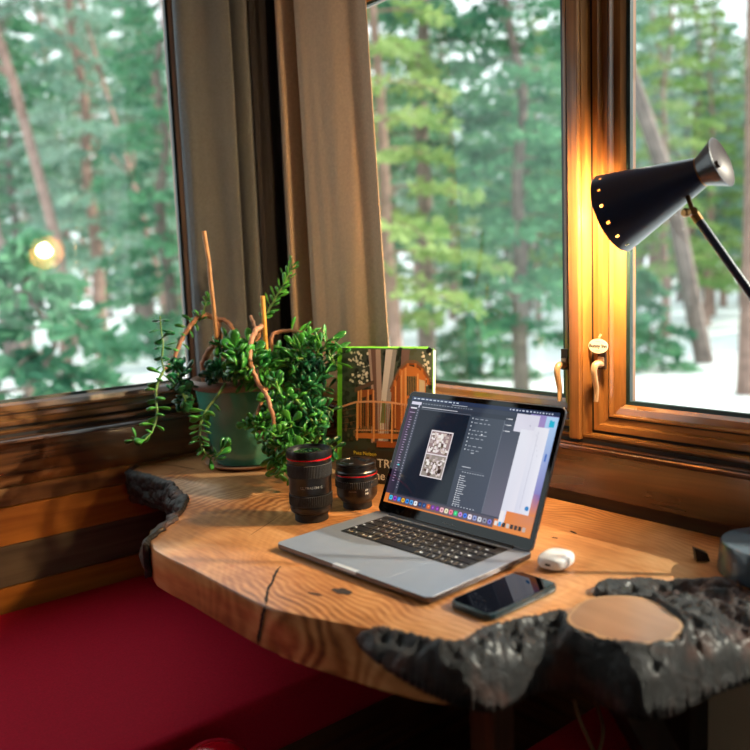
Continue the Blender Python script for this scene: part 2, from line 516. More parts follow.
def extrude_profile(side, prof, a0, a1, mis=None):
    """profile [(depth outwards, z)] drawn along a wall from a0 to a1; closed"""
    bm = BM()
    r0 = [bm.verts.new(wallpt(side, a0, d, z)) for d, z in prof]
    r1 = [bm.verts.new(wallpt(side, a1, d, z)) for d, z in prof]
    n = len(prof)
    for i in range(n):
        f = bm.faces.new((r0[i], r0[(i+1) % n], r1[(i+1) % n], r1[i]))
        if mis: f.material_index = mis[i]
    bm.faces.new(r0[::-1]); bm.faces.new(r1)
    return bm

SILL = [(0.012, 0.765), (0.010, 0.8515), (-0.002, 0.8515), (-0.004, 0.854), (-0.003, 0.859), (0.000, 0.861), (0.004, 0.861),
        (0.004, 0.8575), (0.006, 0.8575), (0.006, 0.8625), (0.016, 0.8655), (0.016, 0.8625), (0.018, 0.8625), (0.018, 0.8715),
        (0.0195, 0.8715), (0.0195, 0.8690), (0.0215, 0.8690), (0.0215, 0.8785), (0.12, 0.8785), (0.12, 0.765)]
GRO = {7, 8, 11, 12, 15, 14}
mis = [1 if i in GRO else 0 for i in range(len(SILL))]
SILL_L = [(d, z-0.013 if z < 0.77 else z) for d, z in SILL]
o = obj('trim_1', extrude_profile('left', SILL_L, -2.9, -0.012, mis), [W_TRIM_X, M_GROOVE]); tag(o, kind='structure')
o = obj('trim_2', extrude_profile('right', SILL, -2.9, 0.12, mis), [W_TRIM_Y, M_GROOVE]); tag(o, kind='structure')

# wall under the left window, board by board
wl = thing('wall_left', None, None, (-1.5, 0.06, 0), kind='structure')
for (z0, z1, d, m) in ((0.708, 0.750, 0.008, W_BOARD_M), (0.6185, 0.7065, 0.004, W_BOARD_SUN), (0.5215, 0.617, 0.006, W_BOARD_SHADE),
                       (0.425, 0.520, 0.004, W_BOARD_SUN), (0.30, 0.4235, 0.006, W_BOARD_D), (0.15, 0.2985, 0.006, W_BOARD_D), (0.0, 0.1485, 0.006, W_BOARD_D)):
    b = BM(); box(b, -2.9, 0.0, d, 0.05, z0, z1, bevel=0.0015, seg=1); obj('board', b, m, wl)
b = BM(); box(b, -2.9, 0.12, 0.05, 0.12, 0, 0.765); obj('backing', b, W_WALL_X, wl)
b = BM(); box(b, -2.9, 0.12, 0.02, 0.12, 2.05, 2.35); obj('header', b, W_WALL_X, wl)
b = BM(); box(b, -2.9, -2.3, 0.02, 0.12, 0.88, 2.05); obj('wall_panel', b, W_WALL_X, wl)
b = BM(); box(b, -0.205, 0.02, 0.02, 0.12, 0.88, 2.05); obj('wall_panel', b, W_WALL_X, wl)
wr = thing('wall_right', None, None, (0.06, -1.5, 0), kind='structure')
b = BM(); box(b, 0.022, 0.12, -2.9, 0.0, 0, 0.765); obj('lower_wall', b, W_WALL_Y, wr)
b = BM(); box(b, 0.02, 0.12, -2.9, 0.02, 1.926, 2.35); obj('header', b, W_WALL_Y, wr)
b = BM(); box(b, 0.02, 0.12, -2.9, -2.4, 0.88, 1.926); obj('wall_panel', b, W_WALL_Y, wr)
b = BM(); box(b, 0.021, 0.12, -0.12, 0.02, 0.88, 1.926); obj('wall_panel', b, W_WALL_Y, wr)
b = BM(); box(b, 0.010, 0.11, -0.9885, -0.9643, 0.8705, 1.926, bevel=0.002); o = obj('trim_3', b, W_FRAME_Z); tag(o, kind='structure')
def wall_with_window(name, wname, axis, c0, c1, a0, a1, h0, h1, za, zb, mat, mf):
    """a plain wall with one wide opening and its simple framed pane"""
    w = thing(name, None, None, (((c0+c1)/2, (a0+a1)/2, 0) if axis == 'X' else ((a0+a1)/2, (c0+c1)/2, 0)), kind='structure')
    def bb(bm, p0, p1, q0, q1, z0, z1, bv=0):
        if axis == 'X': box(bm, p0, p1, q0, q1, z0, z1, bevel=bv)
        else: box(bm, q0, q1, p0, p1, z0, z1, bevel=bv)
    for q0, q1, z0, z1 in ((a0, h0, 0, 2.35), (h1, a1, 0, 2.35), (h0, h1, 0, za), (h0, h1, zb, 2.35)):
        bm = BM(); bb(bm, c0, c1, q0, q1, z0, z1); obj('wall_panel', bm, mat, w)
    w2 = thing(wname, None, None, w.location+Vector((0, 0, za)), kind='structure')
    for q0, q1, z0, z1 in ((h0, h0+0.06, za, zb), (h1-0.06, h1, za, zb), (h0+0.06, h1-0.06, za, za+0.06), (h0+0.06, h1-0.06, zb-0.06, zb), ((h0+h1)/2-0.03, (h0+h1)/2+0.03, za+0.06, zb-0.06)):
        bm = BM(); bb(bm, c0-0.005, c1+0.005, q0, q1, z0, z1, 0.004); obj('frame', bm, mf, w2)
    bm = BM(); bb(bm, (c0+c1)/2-0.003, (c0+c1)/2+0.003, h0+0.05, h1-0.05, za+0.05, zb-0.05); obj('glass', bm, M_GLASS, w2)
wall_with_window('wall_back', 'fill_window', 'Y', -3.1, -2.9, -2.9, 0.12, -1.9, -1.0, 0.95, 1.9, W_WALL_X, W_FRAME_Z)  # unseen back window, added to let fill light into the room
b = BM(); box(b, -3.1, -2.9, -2.9, 0.12, 0, 2.35); o = obj('wall_far_left', b, W_WALL_Y); tag(o, kind='structure')
b = BM(); box(b, -3.1, 0.12, -3.1, 0.12, -0.1, 0.0); o = obj('floor', b, M_FLOOR); tag(o, kind='structure')
b = BM(); box(b, -3.1, 0.12, -3.1, 0.12, 2.35, 2.45); o = obj('ceiling', b, M_CEIL); tag(o, kind='structure')

# windows: a moulded frame swept round with mitred corners
PROF = [(-0.004, 0.0195), (0.0, 0.0195), (0.000, 0.049), (0.003, 0.052), (0.006, 0.052), (0.006, 0.046), (0.0175, 0.046), (0.020, 0.0575), (0.030, 0.0585),
        (0.030, 0.062), (0.033, 0.062), (0.033, 0.056), (0.036, 0.056), (0.0385, 0.066), (0.050, 0.069), (0.056, 0.078), (0.056, 0.11), (-0.004, 0.11)]
PGRO = {2, 3, 4, 8, 9, 10}
PANE_TWIST = (3.8, 1.1)
def make_window(name, side, a0, a1, z0=0.880, z1=1.926, twist=None):
    w = thing(name, None, None, wallpt(side, (a0+a1)/2, 0.08, z0), kind='structure')
    bm = BM(); rings = []
    for (wd, d) in PROF:
        rings.append([bm.verts.new(wallpt(side, a, d, z)) for a, z in ((a0+wd, z0+wd), (a1-wd, z0+wd), (a1-wd, z1-wd), (a0+wd, z1-wd))])
    n = len(PROF)
    for i in range(n):
        A, B = rings[i], rings[(i+1) % n]
        for k in range(4):
            f = bm.faces.new((A[k], A[(k+1) % 4], B[(k+1) % 4], B[k]))
            f.material_index = 2 if i in PGRO else (0 if k in (0, 2) else 1)
    obj('frame', bm, [W_FRAME_X if side == 'left' else W_FRAME_Y, W_FRAME_Z, M_GROOVE], w)
    bm = BM()
    gp = [(0.056, 0.0785), (0.063, 0.0800), (0.063, 0.090), (0.056, 0.090)]
    rings = [[bm.verts.new(wallpt(side, a, d, z)) for a, z in ((a0+wd, z0+wd), (a1-wd, z0+wd), (a1-wd, z1-wd), (a0+wd, z1-wd))] for wd, d in gp]
    for i in range(4):
        A, B = rings[i], rings[(i+1) % 4]
        for k in range(4): bm.faces.new((A[k], A[(k+1) % 4], B[(k+1) % 4], B[k]))
    obj('gasket', bm, M_GASKET, w)
    bm = BM()
    p = wallpt(side, a0+0.062, 0.083, z0+0.062); q = wallpt(side, a1-0.062, 0.087, z1-0.062)
    box(bm, min(p.x, q.x), max(p.x, q.x), min(p.y, q.y), max(p.y, q.y), p.z, q.z)
    if twist:
        c_ = (p+q)/2
        bmesh.ops.transform(bm, matrix=Matrix.Translation(c_) @ Matrix.Rotation(math.radians(twist[0]), 4, 'Z') @ Matrix.Rotation(math.radians(twist[1]), 4, 'X') @ Matrix.Translation(-c_), verts=bm.verts[:])
    obj('glass', bm, M_GLASS, w)
    return w
win1 = make_window('window_1', 'left', -1.30, -0.205, 0.880, 2.05, twist=PANE_TWIST)
win1b = make_window('window_5', 'left', -2.3, -1.33, 0.880, 2.05)
b = BM(); box(b, -1.333, -1.297, 0.010, 0.11, 0.8705, 2.05, bevel=0.002); o = obj('trim_4', b, W_FRAME_Z); tag(o, kind='structure')
win2 = make_window('window_2', 'right', -0.9625, -0.12)
win3 = make_window('window_3', 'right', -2.4, -0.9903)

def crank_handle(parent, y, z, x, L=0.062, s=1.0):
    bm = BM()
    # plate
    box(bm, x-0.004, x+0.004, y-0.007, y+0.007, z-0.004, z+0.014, bevel=0.002)
    pts = catmull([(x-0.004, y, z), (x-0.020, y-0.001, z+0.001), (x-0.026, y-0.001, z-0.010), (x-0.022, y-0.001, z-0.030), (x-0.018, y-0.001, z-0.048), (x-0.020, y-0.001, z-L)], 6)
    n = len(pts)
    tube(bm, pts, [0.0062*s*(1-0.45*i/n) if i > 5 else 0.0058*s for i in range(n)], 12)
    o = obj('latch_handle', bm, M_HANDLE, parent, True, 40)
    o['label'] = 'curved tan metal latch handle'
    bm = BM(); box(bm, x-0.001, x+0.005, y-0.009, y+0.009, z-0.010, z+0.032, bevel=0.0015); obj('latch_plate', bm, M_HANDLE2, parent)
crank_handle(win3, -1.016, 1.016, 0.043, 0.070, 1.2)
crank_handle(win2, -0.936, 1.010, 0.036, 0.070, 1.2)

# oval paper sticker at the handle of the right window
st = thing('oval_sticker', 'small oval cream sticker with dark lettering above the handle on the window post', 'sticker', (0.036, -1.014, 1.051))
bm = BM()
ov = [(0.0215*math.cos(t*2*PI/40), 0.0140*math.sin(t*2*PI/40)) for t in range(40)]
SM = Matrix.Translation((0.036, -1.014, 1.051)) @ Matrix(((0, 0, -1, 0), (-1, 0, 0, 0), (0, 1, 0, 0), (0, 0, 0, 1)))
prism(bm, ov, [(0.0, 0.0), (0.0, 0.0012)], SM)
obj('paper', bm, M_STICKER, st)
add_text('lettering', 'Bunny Inn', 0.0098, SM @ Matrix.Translation((0, -0.0028, 0.0014)), M_NAVYINK, st, 0.0001, 'CENTER', 0.03)
bm = BM()
for yy_ in (-0.0085, 0.0085):
    box(bm, 0.0358-0.0014, 0.0358-0.0012, -1.014-0.005, -1.014+0.005, 1.051+yy_-0.0006, 1.051+yy_+0.0006)
obj('small_print', bm, M_GREYINK, st)
bm = BM(); tube(bm, [(0.044, -1.014, 1.072), (0.039, -1.014, 1.068), (0.037, -1.014, 1.062)], 0.0022, 8); obj('hook', bm, M_HANDLE, st, True)

# ------------------------------------------------------------------ curtains
def curtain(name, path, z0, z1, flare, mat, label, hem=0.02):
    """plan path with folds, hung from z1 to z0"""
    P = catmull([(x, y, 0) for x, y in path], 7)
    bm = BM()
    nz = 26
    cx = sum(p.x for p in P)/len(P); cy = sum(p.y for p in P)/len(P)
    rings = []
    for j in range(nz+1):
        t = j/nz
        z = z1+(z0-z1)*t
        row = []
        for i, p in enumerate(P):
            u = i/(len(P)-1)
            n = noise.noise(Vector((u*7, z*1.4, 3.1)))*0.005 + noise.noise(Vector((u*22, z*3, 9.1)))*0.0018
            off = Vector((flare[0]*u*t, flare[1]*u*t, 0))
            row.append(bm.verts.new(Vector((p.x+n*0.7, p.y+n*0.7, z)) + off))
        rings.append(row)
    for j in range(nz):
        for i in range(len(P)-1):
            bm.faces.new((rings[j][i], rings[j][i+1], rings[j+1][i+1], rings[j+1][i]))
    o = obj(name, bm, mat, None, True)
    md = o.modifiers.new('thickness', 'SOLIDIFY'); md.thickness = 0.0022
    tag(o, label, 'curtain')
    return o
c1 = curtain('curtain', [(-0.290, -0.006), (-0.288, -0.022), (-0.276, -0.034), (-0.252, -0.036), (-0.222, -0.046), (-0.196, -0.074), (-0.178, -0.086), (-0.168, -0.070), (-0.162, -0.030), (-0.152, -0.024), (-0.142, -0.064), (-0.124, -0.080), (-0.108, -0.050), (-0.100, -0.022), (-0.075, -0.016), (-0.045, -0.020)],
        0.89, 2.2, (0.0, 0.0), M_CURTAIN_SHADE, 'taupe curtain toned grey for shade, in folds at the right end of the left window, behind the potted plant')
c2 = curtain('curtain', [(-0.022, -0.095), (-0.040, -0.112), (-0.066, -0.128), (-0.074, -0.146), (-0.060, -0.158), (-0.022, -0.160), (-0.010, -0.172), (-0.020, -0.190), (-0.054, -0.192), (-0.064, -0.215), (-0.060, -0.250), (-0.056, -0.290), (-0.054, -0.330), (-0.046, -0.368), (-0.034, -0.396), (-0.034, -0.425), (-0.042, -0.442)],
        0.89, 2.2, (-0.004, -0.065), M_CURTAIN, 'broad tan curtain panel at the left end of the middle window, behind the book')
M_FOLDSHADE = plain('fold_shade_cloth', rgb(26, 22, 25), 0.95, noise_amt=0.1, nscale=160, bump=0.3, bscale=1400)  # dark cloth painted in for the shade deep between the curtain folds
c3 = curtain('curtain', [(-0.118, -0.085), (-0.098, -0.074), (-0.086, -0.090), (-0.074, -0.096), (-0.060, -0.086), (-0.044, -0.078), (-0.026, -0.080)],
        0.89, 2.2, (0.0, 0.0), M_FOLDSHADE, 'near-black strip standing for the deep fold shade in the window corner between the grey and the tan curtain')
rod = thing('curtain_rod', 'dark rod carrying the two curtains above the windows in the corner', 'curtain rod', (-0.05, -0.05, 2.21))
b = BM(); tube(b, [(-0.40, -0.045, 2.21), (-0.045, -0.045, 2.21), (-0.045, -0.55, 2.21)], 0.010, 10); obj('rod', b, M_BLACK, rod, True, 40)
for p0, p1 in (((-0.38, -0.045, 2.21), (-0.38, 0.02, 2.21)), ((-0.045, -0.52, 2.21), (0.02, -0.52, 2.21))):
    b = BM(); tube(b, [p0, p1], 0.006, 8); obj('bracket', b, M_BLACK, rod, True, 40)

# ------------------------------------------------------------------ live edge table
table = thing('live_edge_table', 'thick live-edge wooden slab table with dark bark rim filling the window corner', 'table', (-0.3, -0.6, 0))
# clean outline of the polished top, clockwise from the corner of the room
back = [(-0.006, -0.004), (-0.25, -0.004), (-0.455, -0.006)]
tip = catmull([(-0.472, -0.010), (-0.500, -0.035), (-0.514, -0.075), (-0.505, -0.135), (-0.500, -0.20), (-0.502, -0.26), (-0.512, -0.32), (-0.528, -0.385), (-0.556, -0.439), (-0.612, -0.510), (-0.662, -0.552), (-0.700, -0.590)], 5)
front = catmull([(-0.712, -0.640), (-0.712, -0.70), (-0.708, -0.764), (-0.706, -0.868), (-0.703, -0.948), (-0.697, -1.000), (-0.684, -1.040), (-0.667, -1.082), (-0.648, -1.128)], 5)
burl = catmull([(-0.634, -1.150), (-0.624, -1.180), (-0.616, -1.212), (-0.606, -1.240), (-0.590, -1.256), (-0.560, -1.250), (-0.520, -1.248), (-0.475, -1.264), (-0.438, -1.276), (-0.432, -1.288)], 4)
scx, scy, srad = -0.392, -1.348, 0.070
stump_arc = []
for k in range(25):
    a = math.radians(128 + (390-128)*k/24)
    wob = 1+0.05*math.sin(3*a)+0.03*math.sin(5*a+1)
    rr = srad*wob*(1.1 if 180 < math.degrees(a) < 270 else 1.0)
    stump_arc.append(Vector((scx+rr*math.cos(a), scy+rr*math.sin(a), 0)))
ridge = catmull([(-0.338, -1.300), (-0.352, -1.280), (-0.340, -1.268), (-0.315, -1.268), (-0.285, -1.280), (-0.262, -1.291), (-0.232, -1.328), (-0.208, -1.352), (-0.192, -1.385), (-0.186, -1.43), (-0.170, -1.50), (-0.10, -1.555), (-0.006, -1.575)], 4)
outline = [Vector((x, y, 0)) for x, y in back] + tip + front + burl + stump_arc + ridge
# keep points apart
ol = [outline[0]]
for p in outline[1:]:
    if (p-ol[-1]).length > 0.003: ol.append(p)
outline = ol
N = len(outline)
def inset(poly, d):
    out = []
    n = len(poly)
    for i in range(n):
        a, b, c = poly[i-1], poly[i], poly[(i+1) % n]
        t = (c-a); t.z = 0
        t.normalize()
        out.append(b + Vector((-t.y, t.x, 0))*d)
    return out
area = sum(outline[i].x*outline[(i+1) % N].y-outline[(i+1) % N].x*outline[i].y for i in range(N))
sgn = 1 if area > 0 else -1
LOWER = [(-0.99, -0.700), (-1.05, -0.690), (-1.098, -0.677), (-1.13, -0.668), (-1.18, -0.655), (-1.22, -0.640), (-1.26, -0.618)]
bm = BM()
layers = [(0.0065*sgn, TZ), (0.0025*sgn, TZ-0.0018), (0.0, TZ-0.006), (0.0, TZ-0.03), (0.0, TZ-0.060), (0.0015*sgn, TZ-0.066)]
rings = []
for d, z in layers:
    ring = []
    for i, p in enumerate(inset(outline, d)):
        w = noise.noise(Vector((p.x*9, p.y*9, z*9)))*0.002 if z < TZ-0.01 else 0
        oy = outline[i].y
        if -1.256 < oy < -1.0 and outline[i].x < -0.582 and z < TZ-0.01:
            for (ya_, xa_), (yb_, xb_) in zip(LOWER, LOWER[1:]):
                if yb_ <= oy <= ya_: tx = xa_+(xb_-xa_)*(oy-ya_)/(yb_-ya_)
            k_ = min(1, (TZ-z)/0.045)
            p = Vector((min(p.x, p.x+(tx-p.x)*k_), p.y, 0))
        ring.append(bm.verts.new((p.x+w, p.y+w, z)))
    rings.append(ring)
for i in range(len(rings)-1):
    for k in range(N):
        bm.faces.new((rings[i][k], rings[i][(k+1) % N], rings[i+1][(k+1) % N], rings[i+1][k]))
from mathutils.geometry import tessellate_polygon
for ring in (rings[0], rings[-1]):
    for tri in tessellate_polygon([[v.co.copy() for v in ring]]):
        try: bm.faces.new([ring[i] for i in tri])
        except ValueError: pass
slab = obj('slab', bm, M_SLAB, table, True, 35)

def fbm(p, oct=4):
    v = 0; a = 1; s = 1
    for _ in range(oct):
        v += a*noise.noise(p*s); a *= 0.5; s *= 2.1
    return v

# bark along the left edge
bm = BM()
edge = [(-0.455, -0.008, 0)]
edge = catmull([Vector((-0.468, -0.010, 0)), Vector((-0.500, -0.035, 0)), Vector((-0.514, -0.075, 0)), Vector((-0.505, -0.135, 0)), Vector((-0.500, -0.20, 0)), Vector((-0.502, -0.26, 0)), Vector((-0.512, -0.32, 0)), Vector((-0.528, -0.385, 0)), Vector((-0.556, -0.439, 0)), Vector((-0.612, -0.510, 0)), Vector((-0.662, -0.552, 0)), Vector((-0.700, -0.590, 0)), Vector((-0.711, -0.612, 0))], 22)
rows = 20
grid = []
for i, p in enumerate(edge):
    a = edge[max(i-1, 0)]; c = edge[min(i+1, len(edge)-1)]
    t = (c-a).normalized(); nrm = Vector((t.y, -t.x, 0))
    if nrm.x > 0 and i < 20: pass
    # outward is toward -x / -y side
    if nrm.dot(Vector((-0.8, 0.2, 0))) < 0: nrm = -nrm
    s = i/(len(edge)-1)
    end = min(1, s*14, (1-s)*9)
    row = []
    for j in range(rows+1):
        v = j/rows
        bulge = (0.001+0.005*min(1, s*3)+0.010*max(0, math.sin((s-0.35)*PI*1.7)))*math.sin(PI*min(1, v*1.15+0.02))**0.6 if v < 0.98 else -0.004
        q = p + Vector((0, 0, TZ+0.0025-(0.074-0.014*s)*v))
        d = fbm(Vector((p.x*26, p.y*26, v*3.0)), 5)
        d2 = abs(fbm(Vector((p.x*60, p.y*60, v*5.0+5)), 4))
        off = (bulge*(0.9+0.9*d)+0.006*d-0.008*d2)*end + (0.002 if j else -0.006*end)
        row.append(bm.verts.new(q+nrm*off))
    grid.append(row)
for i in range(len(grid)-1):
    for j in range(rows):
        bm.faces.new((grid[i][j], grid[i+1][j], grid[i+1][j+1], grid[i][j+1]))
bk = obj('bark_rim', bm, M_BARK, table, True)
md = bk.modifiers.new('depth', 'SOLIDIFY'); md.thickness = 0.012; md.offset = 0
bk['label'] = 'rough dark bark along the left end of the slab'

# bark burl along the front right: relief built outside the polished top
outer = catmull([(-0.652, -1.118, 0), (-0.662, -1.150, 0), (-0.656, -1.200, 0), (-0.640, -1.248, 0), (-0.618, -1.288, 0), (-0.588, -1.306, 0), (-0.540, -1.308, 0), (-0.500, -1.318, 0), (-0.482, -1.345, 0), (-0.486, -1.392, 0), (-0.478, -1.425, 0), (-0.446, -1.446, 0), (-0.392, -1.452, 0), (-0.340, -1.462, 0), (-0.295, -1.480, 0), (-0.25, -1.54, 0), (-0.15, -1.62, 0), (-0.006, -1.65, 0)], 6)
inner = front[-2:] + burl + stump_arc + ridge
import bisect
def segdist(p, poly):
    best = 9; 
    for i in range(len(poly)-1):
        a, b = poly[i], poly[i+1]
        abx, aby = b[0]-a[0], b[1]-a[1]
        L2 = abx*abx+aby*aby
        if L2 < 1e-12: continue
        t = max(0, min(1, ((p[0]-a[0])*abx+(p[1]-a[1])*aby)/L2))
        dx, dy = a[0]+abx*t-p[0], a[1]+aby*t-p[1]
        d = dx*dx+dy*dy
        if d < best: best = d
    return math.sqrt(best)
def nearest(p, poly):
    best = 9; out = p
    for i in range(len(poly)-1):
        a, b = poly[i], poly[i+1]
        abx, aby = b[0]-a[0], b[1]-a[1]
        L2 = abx*abx+aby*aby
        if L2 < 1e-12: continue
        t = max(0, min(1, ((p[0]-a[0])*abx+(p[1]-a[1])*aby)/L2))
        q = (a[0]+abx*t, a[1]+aby*t)
        d = (q[0]-p[0])**2+(q[1]-p[1])**2
        if d < best: best = d; out = q
    return out
def inside(p, poly):
    c = False; n = len(poly); j = n-1
    for i in range(n):
        if (poly[i][1] > p[1]) != (poly[j][1] > p[1]) and p[0] < (poly[j][0]-poly[i][0])*(p[1]-poly[i][1])/(poly[j][1]-poly[i][1])+poly[i][0]:
            c = not c
        j = i
    return c
top2 = [(p.x, p.y) for p in outline]
region = [(p.x, p.y) for p in outer] + [(p.x, p.y) for p in reversed(inner)]
in2 = [(p.x, p.y) for p in inner]; out2 = [(p.x, p.y) for p in outer]
st_ = 0.0030
x0, x1, y0, y1 = -0.69, -0.002, -1.66, -1.10
nx = int((x1-x0)/st_); ny = int((y1-y0)/st_)
bm = BM(); vt = {}
for i in range(nx+1):
    for j in range(ny+1):
        p = (x0+i*st_, y0+j*st_)
        if inside(p, region) or (segdist(p, in2) < 0.0075 and p[1] < -1.135):
            vt[(i, j)] = p
verts_t = {}; verts_b = {}; rimv = []; BASEC = (-0.108, -1.415)
for key, p in vt.items():
    di = segdist(p, in2); do = segdist(p, out2)
    t = di/(di+do+1e-6)
    q = Vector((p[0]*14, p[1]*14, 0))
    n1_ = fbm(q, 5); n2_ = abs(fbm(q*2.3+Vector((7, 3, 1)), 4)); n3_ = fbm(q*0.45, 2)
    zb = 0.682 + 0.050*max(0, min(1, (p[1]+1.32)/0.17))
    drop = 0.50*t**2+0.50*t**6
    z = TZ+0.004-(TZ+0.004-zb-0.004)*drop
    wgt = min(1, di/0.012)
    if inside(p, top2): z = TZ-0.003; wgt = -0.15
    z += wgt*(0.014*n1_-0.020*n2_+0.010*n3_-0.007*abs(fbm(q*5.5+Vector((1, 9, 2)), 3)))*(1-0.4*t) + (0.005*math.exp(-(di/0.008)**2)*(1+n1_) if wgt >= 0 else 0)
    # cut branch: the ground falls away steeply in front of it
    if p[1] < -1.33 and p[0] < -0.36: z -= 0.018*min(1, di/0.02)*(1-t)
    wig = 0.0016
    if (p[0]-BASEC[0])**2+(p[1]-BASEC[1])**2 < 0.0075: z = min(z, TZ-0.002)
    if do < 0.9*st_ and not inside(p, top2):
        p = nearest(p, out2); z = zb+0.003*n1_
    verts_t[key] = bm.verts.new((p[0]+wig*noise.noise(q*3), p[1]+wig*noise.noise(q*3+Vector((5, 5, 5))), max(z, zb)))
    verts_b[key] = bm.verts.new((p[0], p[1], zb-0.004))
    if do < 0.018: rimv.append(verts_t[key])
cells = 0
bedge = {}
for (i, j) in vt:
    ks = [(i, j), (i+1, j), (i+1, j+1), (i, j+1)]
    if all(k in vt for k in ks):
        bm.faces.new([verts_t[k] for k in ks]); bm.faces.new([verts_b[k] for k in ks][::-1])
        for a, c in zip(ks, ks[1:]+ks[:1]):
            if (c, a) in bedge: del bedge[(c, a)]
            else: bedge[(a, c)] = 1
for (a, c) in bedge:
    bm.faces.new((verts_t[c], verts_t[a], verts_b[a], verts_b[c]))
loose = [v for v in bm.verts if not v.link_faces]
rimv = [v for v in rimv if v.link_faces]
bmesh.ops.delete(bm, geom=loose, context='VERTS')
for _ in range(4):
    bmesh.ops.smooth_vert(bm, verts=rimv, factor=0.5, use_axis_x=False, use_axis_y=False, use_axis_z=True)
for _ in range(1):
    bmesh.ops.smooth_vert(bm, verts=bm.verts[:], factor=0.35, use_axis_x=True, use_axis_y=True, use_axis_z=True)
bb = obj('bark_burl', bm, M_BARK, table, True)
bb['label'] = 'lumpy black bark burl along the front right of the slab'

# stump of a sawn branch with its pale cut face
stump = BM()
ring_pts = [Vector((scx+(p.x-scx)*0.985, scy+(p.y-scy)*0.985, 0)) for p in stump_arc]
K = 56
rr = []
for j, (s, z) in enumerate(((1.0, TZ+0.0015), (1.05, TZ-0.006), (1.09, TZ-0.022), (1.12, TZ-0.045), (1.05, TZ-0.066))):
    row = []
    for k in range(K):
        a = 2*PI*k/K
        dn = fbm(Vector((math.cos(a)*3, math.sin(a)*3, z*25)), 4)
        r = srad*(1+0.05*math.sin(3*a)+0.03*math.sin(5*a+1))*s*(1.0+(0.07*dn if j else 0))*(1.1 if PI < a < 1.5*PI else 1.0)
        row.append(stump.verts.new((scx+r*math.cos(a), scy+r*math.sin(a), z)))
    rr.append(row)
for j in range(len(rr)-1):
    for k in range(K): stump.faces.new((rr[j][k], rr[j][(k+1) % K], rr[j+1][(k+1) % K], rr[j+1][k]))
stump.faces.new(rr[0]); stump.faces.new(rr[-1][::-1])
so = obj('branch_stump', stump, M_BARK, table, True, 50)
so['label'] = 'sawn branch stump with dark bark sides'
cf = BM()
rad = lambda a: srad*(1+0.05*math.sin(3*a)+0.03*math.sin(5*a+1))*(1.1 if PI < a < 1.5*PI else 1.0)
prev = None
for s, z in ((0.99, TZ+0.0005), (0.975, TZ+0.0030), (0.925, TZ+0.0031), (0.5, TZ+0.0032)):
    row = [cf.verts.new((scx+rad(2*PI*k/K)*s*math.cos(2*PI*k/K), scy+rad(2*PI*k/K)*s*math.sin(2*PI*k/K), z)) for k in range(K)]
    if prev:
        for k in range(K): cf.faces.new((prev[k], prev[(k+1) % K], row[(k+1) % K], row[k])).material_index = 1 if s > 0.8 else 0
    prev = row
cf.faces.new(prev)
co = obj('cut_face', cf, [M_CUT, M_SAP], so, True, 60)
co['label'] = 'pale smooth sawn face of the branch'

# cracks in the top: dark filled splits
def strip(bm, pts, w, z=None, n=(0, 0, 1), seed=1):
    r = random.Random(seed)
    P = catmull([Vector(p) for p in pts], 6)
    n = Vector(n)
    L = []; R_ = []
    for i, p in enumerate(P):
        t = (P[min(i+1, len(P)-1)]-P[max(i-1, 0)]).normalized()
        s = n.cross(t).normalized()
        e = min(1, i/4, (len(P)-1-i)/4)*0.8+0.2
        L.append(bm.verts.new(p+s*w*e*r.uniform(0.5, 1.3))); R_.append(bm.verts.new(p-s*w*e*r.uniform(0.5, 1.3)))
    for i in range(len(P)-1):
        bm.faces.new((L[i], L[i+1], R_[i+1], R_[i]))
Z1 = TZ+0.0006
bm = BM()
strip(bm, [(-0.602, -0.868, Z1), (-0.622, -0.885, Z1), (-0.648, -0.915, Z1), (-0.668, -0.935, Z1), (-0.686, -0.960, Z1), (-0.698, -0.978, Z1)], 0.0022, seed=3)
strip(bm, [(-0.700, -0.978, TZ-0.003), (-0.7025, -0.976, TZ-0.012), (-0.7035, -0.970, TZ-0.03), (-0.7035, -0.962, TZ-0.05), (-0.7030, -0.958, TZ-0.064)], 0.0028, n=(-1, -0.2, 0), seed=4)
c = obj('crack', bm, M_CRACK, table); 
bm = BM(); strip(bm, [(-0.455, -0.020, Z1), (-0.425, -0.045, Z1), (-0.405, -0.085, Z1), (-0.395, -0.13, Z1), (-0.385, -0.17, Z1)], 0.0022, seed=5); obj('crack', bm, M_CRACK, table)
bm = BM(); strip(bm, [(-0.445, -0.63, Z1), (-0.50, -0.665, Z1), (-0.56, -0.70, Z1)], 0.0006, seed=6); strip(bm, [(-0.36, -0.58, Z1), (-0.40, -0.60, Z1), (-0.43, -0.625, Z1)], 0.0006, seed=8); obj('crack', bm, M_CRACK, table)
def blob(bm, cx, cy, rx, ry, rot, seed, z=Z1):
    vs = []
    for k in range(26):
        a = 2*PI*k/26
        r = 1+0.35*noise.noise(Vector((math.cos(a)*1.6, math.sin(a)*1.6, seed)))
        x, y = rx*r*math.cos(a), ry*r*math.sin(a)
        vs.append(bm.verts.new((cx+x*math.cos(rot)-y*math.sin(rot), cy+x*math.sin(rot)+y*math.cos(rot), z)))
    bm.faces.new(vs)
bm = BM(); blob(bm, -0.594, -1.018, 0.009, 0.016, 0.25, 2.0); o = obj('knot', bm, M_CRACK, table)
for kx, ky, k1_, k2_, kr, ks in ((-0.628, -0.998, 0.003, 0.012, 0.3, 5.0), (-0.155, -1.095, 0.003, 0.009, -0.3, 1.0), (-0.20, -1.09, 0.0025, 0.006, 0.3, 7.0)):
    bm = BM(); blob(bm, kx, ky, k1_, k2_, kr, ks); obj('knot', bm, M_CRACK, table)

